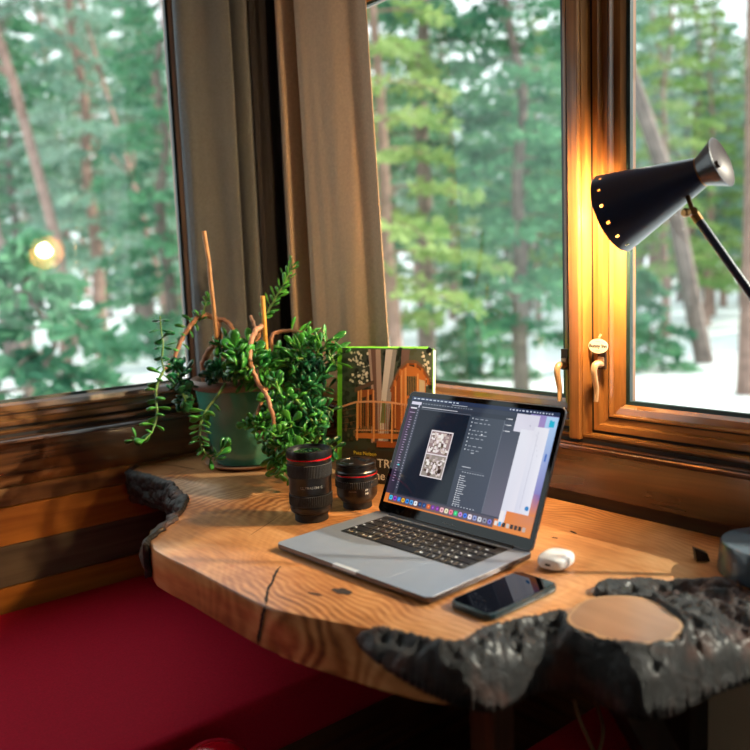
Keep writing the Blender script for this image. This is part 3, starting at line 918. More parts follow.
# legs and braces below
def beam(bm, p0, p1, w, d):
    p0 = Vector(p0); p1 = Vector(p1); t = (p1-p0).normalized()
    up = Vector((0, 0, 1)) if abs(t.z) < 0.9 else Vector((0, 1, 0))
    s = t.cross(up).normalized(); u = s.cross(t).normalized()
    A = [bm.verts.new(p0+s*a*w/2+u*b_*d/2) for a, b_ in ((-1, -1), (1, -1), (1, 1), (-1, 1))]
    B = [bm.verts.new(p1+s*a*w/2+u*b_*d/2) for a, b_ in ((-1, -1), (1, -1), (1, 1), (-1, 1))]
    for k in range(4): bm.faces.new((A[k], A[(k+1) % 4], B[(k+1) % 4], B[k]))
    bm.faces.new(A[::-1]); bm.faces.new(B)
bm = BM(); beam(bm, (-0.50, -1.215, 0.682), (-0.48, -1.20, 0.0), 0.042, 0.042); obj('leg', bm, M_LEGWOOD, table)
bm = BM(); beam(bm, (-0.24, -1.345, 0.684), (-0.24, -1.345, 0.0), 0.05, 0.05); obj('leg', bm, M_BLACKWOOD, table)
bm = BM(); beam(bm, (-0.40, -1.34, 0.670), (-0.255, -1.37, 0.42), 0.035, 0.045); obj('brace', bm, M_BLACKWOOD, table)
bm = BM(); beam(bm, (-0.33, -0.36, 0.684), (-0.33, -0.36, 0.476), 0.05, 0.05); obj('leg', bm, M_BLACKWOOD, table)

# ------------------------------------------------------------------ flat printed / lit artwork
class Art:
    """coloured polygons laid in thin layers on a plane"""
    def __init__(s, mat4, step=0.000003):
        s.bm = BM(); s.m = mat4; s.l = s.bm.loops.layers.float_color.new('Col'); s.z = 0; s.step = step
    def poly(s, pts, col, cols=None):
        s.z += s.step
        vs = [s.bm.verts.new(s.m @ Vector((x, y, s.z))) for x, y in pts]
        f = s.bm.faces.new(vs)
        for i, lp in enumerate(f.loops):
            c = cols[i] if cols else col
            lp[s.l] = (lin(c[0]), lin(c[1]), lin(c[2]), 1)
    def rect(s, x0, y0, x1, y1, col, cols=None):
        s.poly([(x0, y0), (x1, y0), (x1, y1), (x0, y1)], col, cols)
    def line(s, pts, w, col):
        for (a, b), (c, d) in zip(pts, pts[1:]):
            L = math.hypot(c-a, d-b) or 1
            nx_, ny_ = -(d-b)/L*w/2, (c-a)/L*w/2
            s.poly([(a+nx_, b+ny_), (a-nx_, b-ny_), (c-nx_, d-ny_), (c+nx_, d+ny_)], col)
    def disc(s, x, y, r, col, n=12, ry=None, seed=None):
        pts = []
        for k in range(n):
            a = 2*PI*k/n; w = 1
            if seed is not None: w = 1+0.3*noise.noise(Vector((math.cos(a)*1.5, math.sin(a)*1.5, seed)))
            pts.append((x+r*w*math.cos(a), y+(ry or r)*w*math.sin(a)))
        s.poly(pts, col)
    def done(s, name, mat, parent):
        me = bpy.data.meshes.new(name); s.bm.to_mesh(me); s.bm.free(); me.materials.append(mat)
        return newobj(name, me, parent)

# ------------------------------------------------------------------ laptop
W, D = 0.3493, 0.2407
ya = math.radians(-86.4)
LM = Matrix.Translation((-0.5655, -0.7965, TZ)) @ Matrix.Rotation(ya, 4, 'Z')
laptop = thing('laptop', 'open grey metal laptop with lit screen standing on the wooden slab', 'laptop', LM.translation)
bm = BM()
ol_ = rrect(W/2, D/2, W, D, 0.011, 6)
prism(bm, ol_, [(0.010, 0.0015), (0.002, 0.0035), (0.0, 0.0055), (0.0, 0.0118), (0.0004, 0.0124)], LM)
for f in bm.faces:
    if abs((LM.inverted() @ f.calc_center_median()).z-0.0124) < 1e-4: f.material_index = 0
    else: f.material_index = 1
base = obj('base', bm, [M_ALU, M_ALU_D], laptop, True, 25)
bm = BM(); box(bm, W/2-0.0265, W/2+0.0265, -0.0012, 0.0065, 0.0080, 0.0130, LM, bevel=0.0006); o = obj('front_notch', bm, M_NOTCH, base); o['label'] = 'pale finger notch at the front edge'
bm = BM(); prism(bm, rrect(W/2, 0.060, 0.160, 0.098, 0.004), [(0.0, 0.0123), (0.0003, 0.01252)], LM); obj('trackpad', bm, M_ALU, laptop)
for k, vpos in enumerate((0.196, 0.184, 0.168)):
    bm = BM(); box(bm, W-0.0006, W+0.0003, vpos, vpos+0.008, 0.0068, 0.0096, LM, bevel=0.0008); obj('port', bm, M_DECK, base)
for fx, fy in ((0.03, 0.03), (W-0.03, 0.03), (0.03, D-0.03), (W-0.03, D-0.03)):
    bm = BM(); lathe(bm, [(0, 0), (0.008, 0), (0.008, 0.0022), (0, 0.0022)], LM @ Vector((fx, fy, 0)), n=20); obj('foot', bm, M_BLACKM, base)
k0, k1, v0, v1 = 0.036, 0.3135, 0.1115, 0.2240
bm = BM(); prism(bm, rrect((k0+k1)/2, (v0+v1)/2, k1-k0, v1-v0, 0.004), [(0.0, 0.0122), (0.0, 0.0126)], LM); kb = obj('keyboard', bm, M_DECK, laptop)
def key(u0, u1, a0, a1, legend=True, rnd=random.Random(5)):
    bm = BM()
    prism(bm, rrect((u0+u1)/2, (a0+a1)/2, u1-u0-0.0026, a1-a0-0.0026, 0.0018, 2), [(0, 0.01255), (0.0, 0.0134), (0.0005, 0.01375)], LM)
    if legend:
        w = 0.0022 if (u1-u0) < 0.02 else 0.006
        cx, cy = (u0+u1)/2, (a0+a1)/2
        if (u1-u0) > 0.02: cx = u0+0.0065
        hh = 0.0013
        vs = [bm.verts.new(LM @ Vector((cx+sx*w/2, cy+sy*hh, 0.01385))) for sx, sy in ((-1, -1), (1, -1), (1, 1), (-1, 1))]
        bm.faces.new(vs).material_index = 1
    obj('key', bm, [M_KEY, M_LEGEND], kb)
rowh = 0.01905
kw = k1-k0-0.004
rows_ = [  # front row first, widths in key units
    [1, 1, 1, 1.25, 5, 1.25, 1, 1, 1, 1],
    [2.25]+[1]*10+[2.25],
    [1.8]+[1]*11+[1.7],
    [1.5]+[1]*13,
    [1]*13+[1.5]]
vv = v0+0.002
for r_ in rows_:
    tot = sum(r_); uu = k0+0.002
    for w_ in r_:
        dw = kw*w_/tot
        key(uu, uu+dw, vv, vv+rowh, w_ != 5)
        uu += dw
    vv += rowh
bm = BM(); box(bm, k0+0.018, k1-0.018, vv+0.001, vv+0.0115, 0.0125, 0.0129, LM); obj('touch_strip', bm, M_BEZEL, kb)
# lid
LID = math.radians(64.9)
HM = LM @ Matrix.Translation((0, D-0.006, 0.0125)) @ Matrix.Rotation(LID, 4, 'X')
lh = 0.236
bm = BM()
prism(bm, rrect(W/2, lh/2+0.001, W, lh, 0.010, 6), [(0.0015, -0.0050), (0.0, -0.0040), (0.0, -0.0010), (0.0008, -0.0002)], HM)
lid = obj('lid', bm, M_ALU_D, laptop, True, 30)
bm = BM(); prism(bm, rrect(W/2, lh/2+0.001, W-0.0026, lh-0.0026, 0.009, 6), [(0, -0.0008), (0, 0.0001)], HM); bez = obj('screen_bezel', bm, M_BEZEL, lid)
bm = BM(); tube(bm, [LM @ Vector((0.035, D-0.006, 0.0112)), LM @ Vector((W-0.035, D-0.006, 0.0112))], 0.0045, 14); obj('hinge', bm, M_BLACK, laptop, True, 40)
SW, SH = 0.331, 0.2065
AM = HM @ Matrix.Translation(((W-SW)/2, 0.0205, 0.00015))
A = Art(AM)
def S(u0, v0_, u1, v1_, col, cols=None): A.rect(u0*SW, v0_*SH, u1*SW, v1_*SH, col, cols)
rnd = random.Random(11)
S(0, 0, 1, 1, (196, 112, 52), [(214, 120, 48), (222, 128, 46), (150, 140, 200), (60, 50, 80)])
S(0.93, 0.30, 1.0, 0.96, (160, 190, 226), [(140, 130, 190), (120, 110, 180), (170, 205, 238), (176, 206, 236)])
S(0, 0.085, 0.835, 0.965, (52, 58, 70), [(40, 44, 58), (66, 66, 84), (62, 70, 84), (44, 46, 60)])          # program window
S(0, 0.965, 1, 1, (40, 52, 80))
x = 0.015
while x < 0.34:
    w = rnd.uniform(0.012, 0.026); S(x, 0.977, x+w, 0.988, (190, 200, 215)); x += w+0.010
x = 0.70
while x < 0.97:
    w = rnd.uniform(0.006, 0.014); S(x, 0.977, x+w, 0.988, (200, 205, 225)); x += w+0.010
S(0, 0.885, 0.83, 0.965, (46, 54, 68)); S(0.06, 0.925, 0.83, 0.96, (52, 60, 76))
x = 0.08
while x < 0.46:
    w = rnd.uniform(0.006, 0.018); S(x, 0.938, x+w, 0.946, (130, 138, 150)); x += w+0.008
S(0.31, 0.958, 0.42, 0.964, (170, 176, 186))
S(0.095, 0.905, 0.36, 0.912, (188, 188, 198)); S(0.095, 0.888, 0.46, 0.894, (96, 100, 112))
# left tool panel; its purple tint is a painted screen reflection
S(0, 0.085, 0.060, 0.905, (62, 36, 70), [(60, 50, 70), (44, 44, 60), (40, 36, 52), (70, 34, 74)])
S(0.010, 0.925, 0.085, 0.952, (214, 210, 228)); S(0.068, 0.80, 0.076, 0.93, (206, 204, 222))
S(0.012, 0.885, 0.060, 0.897, (224, 222, 232)); S(0.012, 0.845, 0.055, 0.852, (160, 140, 170))
for k in range(26):
    y = 0.80-k*0.024; S(0.022, y, 0.022+rnd.uniform(0.010, 0.022), y+0.006, (168, 142, 178))
S(0.030, 0.345, 0.045, 0.358, (80, 190, 200))
S(0.062, 0.085, 0.082, 0.90, (64, 66, 82))
for k in range(30): y = 0.87-k*0.025; S(0.068, y, 0.075, y+0.009, (150, 148, 164))
# dark canvas with a picture sheet
S(0.085, 0.10, 0.455, 0.885, (22, 28, 42), [(28, 34, 46), (20, 28, 40), (14, 26, 40), (24, 28, 44)])
S(0.215, 0.295, 0.375, 0.715, (232, 222, 226))
S(0.221, 0.505, 0.369, 0.705, (150, 128, 128)); S(0.221, 0.303, 0.369, 0.495, (150, 140, 132))
for (a0, a1, yb0, yb1) in ((0.221, 0.369, 0.505, 0.705), (0.221, 0.369, 0.303, 0.495)):
    for k in range(70):
        cx_ = rnd.uniform(a0+0.012, a1-0.012); cy_ = rnd.uniform(yb0+0.02, yb1-0.02)
        c_ = rnd.choice([(238, 226, 226), (222, 206, 208), (206, 190, 180), (90, 70, 66), (236, 230, 224), (176, 160, 158), (120, 108, 92)])
        A.rect((cx_-rnd.uniform(0.003, 0.012))*SW, (cy_-rnd.uniform(0.004, 0.02))*SH, (cx_+rnd.uniform(0.003, 0.012))*SW, (cy_+rnd.uniform(0.004, 0.02))*SH, c_)
A.disc(0.345*SW, 0.36*SH, 0.004, (50, 36, 34)); A.disc(0.357*SW, 0.695*SH, 0.0018, (40, 36, 44)); A.disc(0.34*SW, 0.695*SH, 0.0018, (40, 36, 44))
# right panels
S(0.455, 0.10, 0.690, 0.885, (58, 66, 80), [(54, 60, 76), (62, 68, 86), (66, 74, 88), (56, 66, 80)])
S(0.690, 0.10, 0.835, 0.885, (66, 72, 90), [(98, 96, 112), (104, 98, 118), (64, 72, 86), (60, 68, 84)])
S(0.687, 0.10, 0.690, 0.885, (110, 116, 130))
for k in range(9):
    y = 0.86-k*0.034
    S(0.475, y, 0.483, y+0.012, (180, 186, 196))
    if k in (0, 1, 3, 4, 5, 7, 8):
        xx = 0.495
        while xx < 0.56+0.05*rnd.random(): w = rnd.uniform(0.008, 0.026); S(xx, y, xx+w, y+0.007, (150, 156, 168)); xx += w+0.012
A.disc(0.565*SW, 0.735*SH, 0.0016, (220, 222, 230)); S(0.525, 0.565, 0.545, 0.572, (190, 194, 204))
S(0.49, 0.44, 0.55, 0.447, (178, 182, 192)); S(0.47, 0.415, 0.64, 0.418, (90, 96, 110))
for k in range(9): S(0.50+k*0.017, 0.395, 0.509+k*0.017, 0.403, (160, 166, 178))
for k in range(14):
    y = 0.36-k*0.0185
    S(0.492, y, 0.499, y+0.009, (216, 218, 226)); S(0.503, y+0.001, 0.503+rnd.uniform(0.02, 0.05), y+0.007, (184, 188, 198))
for k in range(8): S(0.49+k*0.02, 0.106, 0.498+k*0.02, 0.113, (190, 194, 206))
for k in range(3):
    y = 0.895-k*0.052; S(0.705, y, 0.735, y+0.008, (206, 208, 216)); S(0.695, y, 0.700, y+0.01, (160, 166, 176))
# pale windows at the right
S(0.755, 0.805, 0.895, 0.955, (214, 212, 226)); S(0.80, 0.06, 0.905, 0.83, (222, 222, 232), [(214, 214, 228), (226, 222, 232), (224, 222, 232), (222, 224, 234)])
S(0.878, 0.165, 0.963, 0.865, (226, 226, 236), [(210, 210, 226), (226, 224, 236), (230, 230, 238), (222, 222, 232)])
S(0.905, 0.20, 0.907, 0.83, (176, 176, 196)); S(0.80, 0.055, 0.825, 0.16, (232, 226, 228))
A.disc(0.945*SW, 0.215*SH, 0.0040, (46, 126, 190)); S(0.845, 0.86, 0.853, 0.87, (180, 180, 196))
for k in range(5): S(0.895+k*0.008, 0.79-k*0.04, 0.899+k*0.008, 0.80-k*0.04, (196, 196, 210))
S(0.955, 0.875, 0.985, 0.925, (40, 176, 206)); S(0.955, 0.925, 0.968, 0.932, (40, 176, 206))
S(0.975, 0.60, 0.985, 0.66, (70, 110, 190))
S(0.835, 0.0, 1.0, 0.165, (226, 130, 50), [(226, 130, 50), (232, 136, 54), (206, 130, 96), (226, 126, 52)])
S(0.965, 0.165, 1.0, 0.34, (190, 120, 90), [(220, 130, 70), (226, 132, 60), (120, 100, 170), (150, 120, 170)])
# dock
S(0.035, 0.012, 0.775, 0.088, (92, 74, 84), [(120, 84, 76), (100, 80, 96), (78, 74, 90), (80, 70, 84)])
cols = [(70, 190, 230), (150, 70, 190), (30, 120, 210), (230, 180, 60), (60, 140, 220), (90, 160, 220), (236, 236, 240), (20, 60, 110), (20, 60, 120), (210, 90, 30), (110, 40, 150), (120, 30, 140), (240, 180, 190), (236, 226, 190), (240, 120, 150), (40, 190, 110), (200, 140, 220), (60, 120, 230), (236, 220, 230), (140, 150, 200), (210, 210, 220), (140, 140, 160), (120, 120, 210)]
for i, c_ in enumerate(cols):
    cx_ = 0.052+i*0.0318
    if i in (3, 16, 17, 22): A.disc(cx_*SW, 0.050*SH, 0.0042, c_)
    else: A.poly([(p[0], p[1]) for p in rrect(cx_*SW, 0.050*SH, 0.0082, 0.0082, 0.002, 2)], c_)
    A.disc(cx_*SW, 0.050*SH, 0.0018, tuple(min(255, v+60) if sum(c_) < 400 else v-90 for v in c_), 8)
for i, c_ in enumerate([(226, 220, 214), (60, 160, 220), (40, 34, 34), (200, 190, 180), (50, 40, 40), (60, 44, 40), (30, 26, 28), (190, 170, 160)]):
    cx_ = 0.79+i*0.024
    S(cx_-0.009, 0.035, cx_+0.009, 0.070, c_)
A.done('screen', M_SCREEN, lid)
add_text('logo', 'MacBook Pro', 0.0052, HM @ Matrix.Translation((W/2, 0.0085, 0.00022)), M_GREYINK, lid, 0.00003, 'CENTER')
bm = BM(); lathe(bm, [(0, 0.0002), (0.0012, 0.0002)], HM @ Vector((W/2, 0.2315, 0.0)), axis=(HM.to_3x3() @ Vector((0, 0, 1))), n=12); obj('webcam', bm, M_LENSGLASS, lid)

# ------------------------------------------------------------------ phone
PM = Matrix.Translation((-0.450, -1.199, TZ)) @ Matrix.Rotation(math.radians(1.5), 4, 'Z')
phone = thing('smartphone', 'black smartphone in a dark green-black case lying face up beside the laptop', 'phone', PM.translation)
bm = BM(); prism(bm, rrect(0, 0, 0.150, 0.074, 0.013, 6), [(0.003, 0.0004), (0.0006, 0.002), (0, 0.005), (0.0002, 0.0085), (0.0014, 0.0105), (0.0026, 0.0107)], PM)
obj('case', bm, M_PCASE, phone, True, 40)
bm = BM(); prism(bm, rrect(0, 0, 0.1445, 0.0685, 0.011, 6), [(0, 0.0104), (0.0004, 0.0111)], PM); obj('display', bm, M_BEZEL, phone, True, 20)
bm = BM(); box(bm, -0.0755, -0.0742, -0.006, 0.006, 0.0045, 0.0075, PM, bevel=0.0005); obj('charging_port', bm, M_DECK, phone)
for xx in (0.02, 0.038):
    bm = BM(); box(bm, xx, xx+0.012, -0.0378, -0.0366, 0.0045, 0.0072, PM, bevel=0.0005); obj('side_button', bm, M_BLACK, phone)

# ------------------------------------------------------------------ earbud case
EM = Matrix.Translation((-0.302, -1.172, TZ)) @ Matrix.Rotation(math.radians(12), 4, 'Z')
pods = thing('earbud_case', 'small glossy white earbud charging case lying on the wood behind the phone', 'earbud case', EM.translation)
def pill(bm, w, d, h, m4, x0, x1, nx_=40, nt_=36):
    rings = []
    for i in range(nx_+1):
        t = 0.5-0.5*math.cos(PI*i/nx_)
        t = x0+(x1-x0)*t if (x0 > 0 or x1 < 1) else t
        u = abs(2*t-1)
        s_ = max(0.02, (1-min(1, u)**3.0)**(1/3.0))
        ring = []
        for k in range(nt_):
            a = 2*PI*k/nt_
            ca, sa = math.cos(a), math.sin(a)
            y = d/2*math.copysign(abs(ca)**0.62, ca)*s_
            z = h/2*math.copysign(abs(sa)**0.70, sa)*s_**0.7
            ring.append(bm.verts.new(m4 @ Vector(((t-0.5)*w, y, h/2+z))))
        rings.append(ring)
    for i in range(nx_):
        for k in range(nt_): bm.faces.new((rings[i][k], rings[i][(k+1) % nt_], rings[i+1][(k+1) % nt_], rings[i+1][k]))
    bm.faces.new(rings[0][::-1]); bm.faces.new(rings[-1])
bm = BM(); pill(bm, 0.058, 0.048, 0.0225, EM, 0, 0.66); obj('body', bm, M_WHITE, pods, True, 60)
bm = BM(); pill(bm, 0.058, 0.048, 0.0225, EM, 0.666, 1); obj('lid', bm, M_WHITE, pods, True, 60)
bm = BM(); box(bm, -0.0294, -0.0272, -0.0045, 0.0045, 0.0090, 0.0130, EM, bevel=0.0008); obj('charging_port', bm, M_DECK, pods)
bm = BM(); box(bm, 0.0085, 0.0105, -0.006, 0.006, 0.0212, 0.0226, EM, bevel=0.0003); obj('hinge', bm, M_ALU, pods)

# ------------------------------------------------------------------ camera lenses
def ridged(bm, c, r, z0, z1, n=60, depth=0.0008):
    rings = []
    for z in (z0, z0+0.0006, z1-0.0006, z1):
        e = 1 if z in (z0, z1) else 0
        ring = []
        for k in range(n*4):
            a = 2*PI*k/(n*4)
            rr_ = r-depth*(1 if (k % 4) < 2 else 0) - e*depth
            ring.append(bm.verts.new((c[0]+rr_*math.cos(a), c[1]+rr_*math.sin(a), c[2]+z)))
        rings.append(ring)
    for i in range(3):
        for k in range(n*4): bm.faces.new((rings[i][k], rings[i][(k+1) % (n*4)], rings[i+1][(k+1) % (n*4)], rings[i+1][k]))
    bm.faces.new(rings[0][::-1]); bm.faces.new(rings[-1])
def facecam(c, r, z, tilt=0):
    """matrix on the barrel's surface facing the room's open side"""
    d = Vector((CAM.x-c[0], CAM.y-c[1], 0)).normalized()
    d.rotate(Matrix.Rotation(tilt, 3, 'Z'))
    s = Vector((0, 0, 1)).cross(d)
    m = Matrix((s, Vector((0, 0, 1)), d)).transposed().to_4x4()
    return Matrix.Translation(Vector((c[0], c[1], c[2]+z))+d*r) @ m
cA = (-0.421, -0.697, TZ)
lensA = thing('camera_lens', 'tall black camera zoom lens with a thin red ring standing left of the shorter lens', 'camera lens', cA, 'camera lenses beside the laptop')
b = BM(); lathe(b, [(0, 0), (0.0305, 0.0000), (0.0316, 0.0010), (0.0316, 0.0146), (0.0353, 0.0166), (0.0385, 0.0198)], cA, cap1=False); obj('rear_cap', b, M_BLACKM, lensA, True, 30)
b = BM(); lathe(b, [(0.0, 0.019), (0.0385, 0.0198), (0.0394, 0.0250), (0.0394, 0.0291), (0.0385, 0.0296), (0.0385, 0.0541), (0.0398, 0.0551), (0.0398, 0.0811), (0.0404, 0.0832), (0.0404, 0.1165), (0.0412, 0.1180), (0.0, 0.1135)], cA, n=64); obj('barrel', b, M_BLACK, lensA, True, 30)
b = BM(); ridged(b, cA, 0.0409, 0.032, 0.052, 66); obj('focus_ring', b, M_BLACKM, lensA)
b = BM(); ridged(b, cA, 0.0420, 0.086, 0.110, 90, 0.0005); obj('zoom_ring', b, M_BLACKM, lensA)
b = BM(); lathe(b, [(0.0407, 0.1186), (0.0422, 0.1188), (0.0422, 0.1208), (0.0407, 0.1211)], cA, n=64); obj('red_ring', b, M_REDRING, lensA, True, 30)
b = BM(); lathe(b, [(0.0, 0.1164), (0.0417, 0.1211), (0.0426, 0.1222), (0.0426, 0.1310), (0.0417, 0.1352), (0.0394, 0.1357), (0.0387, 0.1312), (0.0310, 0.1295), (0.0, 0.1245)], cA, n=64); obj('front_rim', b, M_BLACK, lensA, True, 30)
b = BM(); lathe(b, [(0.0, 0.1282), (0.0107, 0.1331), (0.0214, 0.1321), (0.0305, 0.1298)], cA, n=48); obj('front_glass', b, M_LENSGLASS, lensA, True)
for i, ch in enumerate('ULTRASONIC'):
    add_text('marking', ch, 0.0062, facecam(cA, 0.0401, 0.067, -0.42+i*0.105) @ Matrix.Translation((-0.002, 0, 0)), M_GREYINK, lensA, 0.0001)
cB = (-0.311, -0.697, TZ)
lensB = thing('camera_lens', 'short squat black camera lens with red ring and front cap, right of the taller lens', 'camera lens', cB, 'camera lenses beside the laptop')
b = BM(); lathe(b, [(0, 0), (0.0275, 0), (0.0285, 0.001), (0.0285, 0.012), (0.029, 0.014)], cB, cap1=False); obj('rear_cap', b, M_BLACKM, lensB, True, 30)
b = BM(); lathe(b, [(0.0, 0.014), (0.0310, 0.014), (0.0385, 0.024), (0.0400, 0.030), (0.0400, 0.052), (0.0410, 0.054), (0.0410, 0.066), (0.0402, 0.0675), (0, 0.0675)], cB, n=64); obj('barrel', b, M_BLACK, lensB, True, 30)
b = BM(); ridged(b, cB, 0.0422, 0.044, 0.058, 60); obj('focus_ring', b, M_BLACKM, lensB)
b = BM(); lathe(b, [(0.040, 0.0675), (0.0416, 0.0677), (0.0416, 0.0697), (0.040, 0.0699)], cB, n=64); obj('red_ring', b, M_REDRING, lensB, True, 30)
b = BM(); lathe(b, [(0.0, 0.0699), (0.0408, 0.0699), (0.0408, 0.0740), (0.0390, 0.0765), (0.0390, 0.0840), (0.0, 0.0840)], cB, n=64); obj('front_rim', b, M_BLACK, lensB, True, 30)
b = BM(); lathe(b, [(0.0, 0.0842), (0.0385, 0.0842), (0.0392, 0.0850), (0.0392, 0.0905), (0.0380, 0.0918), (0.030, 0.0918), (0.029, 0.0900), (0.0, 0.0900)], cB, n=64); cap = obj('lens_cap', b, M_BLACK, lensB, True, 30)
for sx in (-1, 1):
    b = BM(); box(b, cB[0]+sx*0.021-0.006, cB[0]+sx*0.021+0.006, cB[1]-0.013, cB[1]+0.013, TZ+0.0895, TZ+0.0925, bevel=0.0008); obj('pinch_grip', b, M_BLACK, cap)
add_text('marking', 'CANON', 0.0040, facecam(cB, 0.0404, 0.0385, -0.25) @ Matrix.Translation((-0.006, 0, 0)), M_GREYINK, lensB, 0.0001)
add_text('marking', 'AF', 0.0058, facecam(cB, 0.0402, 0.0400, 0.50) @ Matrix.Translation((-0.004, 0, 0)), M_WHITEINK, lensB, 0.0001)
add_text('marking', 'MF', 0.0058, facecam(cB, 0.0402, 0.0325, 0.50) @ Matrix.Translation((-0.004, 0, 0)), M_WHITEINK, lensB, 0.0001)

# ------------------------------------------------------------------ book
bx = Vector((-0.211, -0.502, TZ+0.0005)); br = Vector((-0.132, -0.700, TZ+0.0005))
du = (br-bx); BW = 0.230; du = du.normalized()
lean = math.radians(5)
nb = Vector((0, 0, 1)).cross(du) * -1          # toward the room?
if nb.dot(CAM-bx) < 0: nb = -nb
upv = Vector((0, 0, 1))*math.cos(lean) - nb*math.sin(lean)
fn = du.cross(upv)
if fn.dot(CAM-bx) < 0: fn = -fn
BH = 0.295
BMx = Matrix.Translation(bx) @ Matrix((du, upv, fn)).transposed().to_4x4()
book = thing('hardcover_book', 'upright hardcover book with a treehouse photo cover and lime green spine, behind the laptop', 'book', bx)
b = BM(); box(b, 0, BW, 0, BH, -0.0030, 0.0, BMx, bevel=0.0006); fc = obj('front_cover', b, M_LIME, book)
b = BM(); box(b, -0.0035, 0.0, 0, BH, -0.028, 0.0, BMx, bevel=0.001); obj('spine', b, M_LIME, book)
bang = Matrix.Translation((0, 0, -0.026)) @ Matrix.Rotation(math.radians(36), 4, 'Y')
b = BM(); box(b, 0, BW*0.84, 0, BH+0.002, -0.0030, 0.0, BMx @ bang, bevel=0.0006); obj('back_cover', b, M_LIME, book)
b = BM(); box(b, 0.002, BW-0.006, 0.004, BH-0.004, -0.0255, -0.0035, BMx); obj('page_block', b, M_PAGES, book)
T = Art(BMx @ Matrix.Translation((0.0095, 0.0, 0.0001)), 0.000003)
cw, chh = BW-0.0095, BH
r2 = random.Random(4)
def C2(u, v): return (u*cw, v*chh)
def R2(u0, v0_, u1, v1_, c, cols=None): T.rect(u0*cw, v0_*chh, u1*cw, v1_*chh, c, cols)
R2(0, 0.001, 0.999, 0.999, (52, 60, 50), [(34, 36, 30), (40, 40, 34), (92, 104, 92), (60, 70, 60)])
for k in range(230):
    u, v = r2.uniform(0.02, 0.98), r2.uniform(0.30, 0.99)
    c_ = r2.choice([(40, 54, 40), (60, 76, 56), (34, 44, 36), (84, 92, 70), (28, 34, 30)])
    T.disc(u*cw, v*chh, r2.uniform(0.003, 0.008), c_, 7, seed=k)
for k in range(100):
    u = r2.choice([r2.uniform(0.08, 0.32), r2.uniform(0.88, 0.97)]); v = r2.uniform(0.72, 0.97)
    T.disc(u*cw, v*chh, r2.uniform(0.001, 0.004), r2.choice([(226, 222, 206), (206, 206, 190), (236, 230, 216)]), 6, seed=k)
for k in range(50):
    u, v = r2.uniform(0.02, 0.5), r2.uniform(0.30, 0.55)
    T.disc(u*cw, v*chh, r2.uniform(0.002, 0.006), r2.choice([(96, 74, 52), (76, 60, 44), (110, 92, 66)]), 6, seed=k)
# tree trunks
T.poly([C2(*p) for p in ((0.34, 0.30), (0.50, 0.30), (0.46, 0.62), (0.44, 0.99), (0.30, 0.99), (0.345, 0.65))], (170, 148, 140))
T.poly([C2(*p) for p in ((0.36, 0.30), (0.42, 0.30), (0.40, 0.65), (0.385, 0.99), (0.33, 0.99), (0.37, 0.65))], (112, 84, 76))
T.poly([C2(*p) for p in ((0.42, 0.32), (0.53, 0.32), (0.56, 0.66), (0.62, 0.99), (0.50, 0.99), (0.455, 0.68))], (204, 200, 200))
T.poly([C2(*p) for p in ((0.47, 0.32), (0.53, 0.32), (0.56, 0.66), (0.62, 0.99), (0.575, 0.99), (0.515, 0.68))], (150, 148, 150))
T.poly([C2(*p) for p in ((0.44, 0.45), (0.50, 0.45), (0.50, 0.60), (0.46, 0.62))], (104, 130, 84))
T.poly([C2(*p) for p in ((0.66, 0.86), (0.74, 0.86), (0.76, 0.99), (0.67, 0.99))], (120, 96, 92))
OR1, OR2, OR3, DK = (196, 118, 58), (150, 80, 38), (220, 158, 98), (56, 34, 26)
# little hut at the left
T.poly([C2(*p) for p in ((0.18, 0.42), (0.36, 0.42), (0.36, 0.70), (0.18, 0.68))], OR2)
T.poly([C2(*p) for p in ((0.23, 0.42), (0.28, 0.42), (0.28, 0.64), (0.23, 0.63))], DK)
T.poly([C2(*p) for p in ((0.31, 0.42), (0.345, 0.42), (0.345, 0.66), (0.31, 0.65))], DK)
for u in (0.185, 0.215, 0.295, 0.355): R2(u, 0.40, u+0.016, 0.69, OR3)
T.poly([C2(*p) for p in ((0.15, 0.665), (0.37, 0.735), (0.37, 0.765), (0.15, 0.70))], (96, 74, 60))
# main house with an arched roof
T.poly([C2(*p) for p in ((0.56, 0.42), (0.70, 0.40), (0.72, 0.86), (0.66, 0.82), (0.56, 0.68))], OR2)
T.poly([C2(*p) for p in ((0.66, 0.40), (0.93, 0.42), (0.93, 0.80), (0.85, 0.86), (0.72, 0.88), (0.66, 0.84))], OR1)
T.poly([C2(*p) for p in ((0.73, 0.66), (0.83, 0.66), (0.83, 0.80), (0.73, 0.80))], (58, 60, 50))
for k in range(5): R2(0.745+k*0.018, 0.66, 0.749+k*0.018, 0.80, (206, 160, 96))
T.poly([C2(*p) for p in ((0.735, 0.52), (0.825, 0.52), (0.825, 0.64), (0.735, 0.64))], (38, 56, 42))
T.poly([C2(*p) for p in ((0.86, 0.60), (0.92, 0.60), (0.92, 0.77), (0.86, 0.78))], (208, 190, 160))
R2(0.835, 0.42, 0.855, 0.82, OR3); R2(0.705, 0.42, 0.725, 0.86, OR3); R2(0.66, 0.42, 0.68, 0.84, OR3); R2(0.60, 0.42, 0.615, 0.76, OR3)
arch = [(0.555, 0.70), (0.60, 0.78), (0.66, 0.86), (0.74, 0.905), (0.82, 0.905), (0.89, 0.87), (0.95, 0.80), (0.975, 0.76)]
T.line([C2(*p) for p in arch], 0.007, (120, 92, 70))
T.line([C2(u, v-0.018) for u, v in arch], 0.004, OR2)
for u, v in arch[1:-1]: T.poly([C2(u-0.012, v-0.06), C2(u+0.010, v-0.055), C2(u+0.012, v-0.012), C2(u-0.012, v-0.012)], OR1)
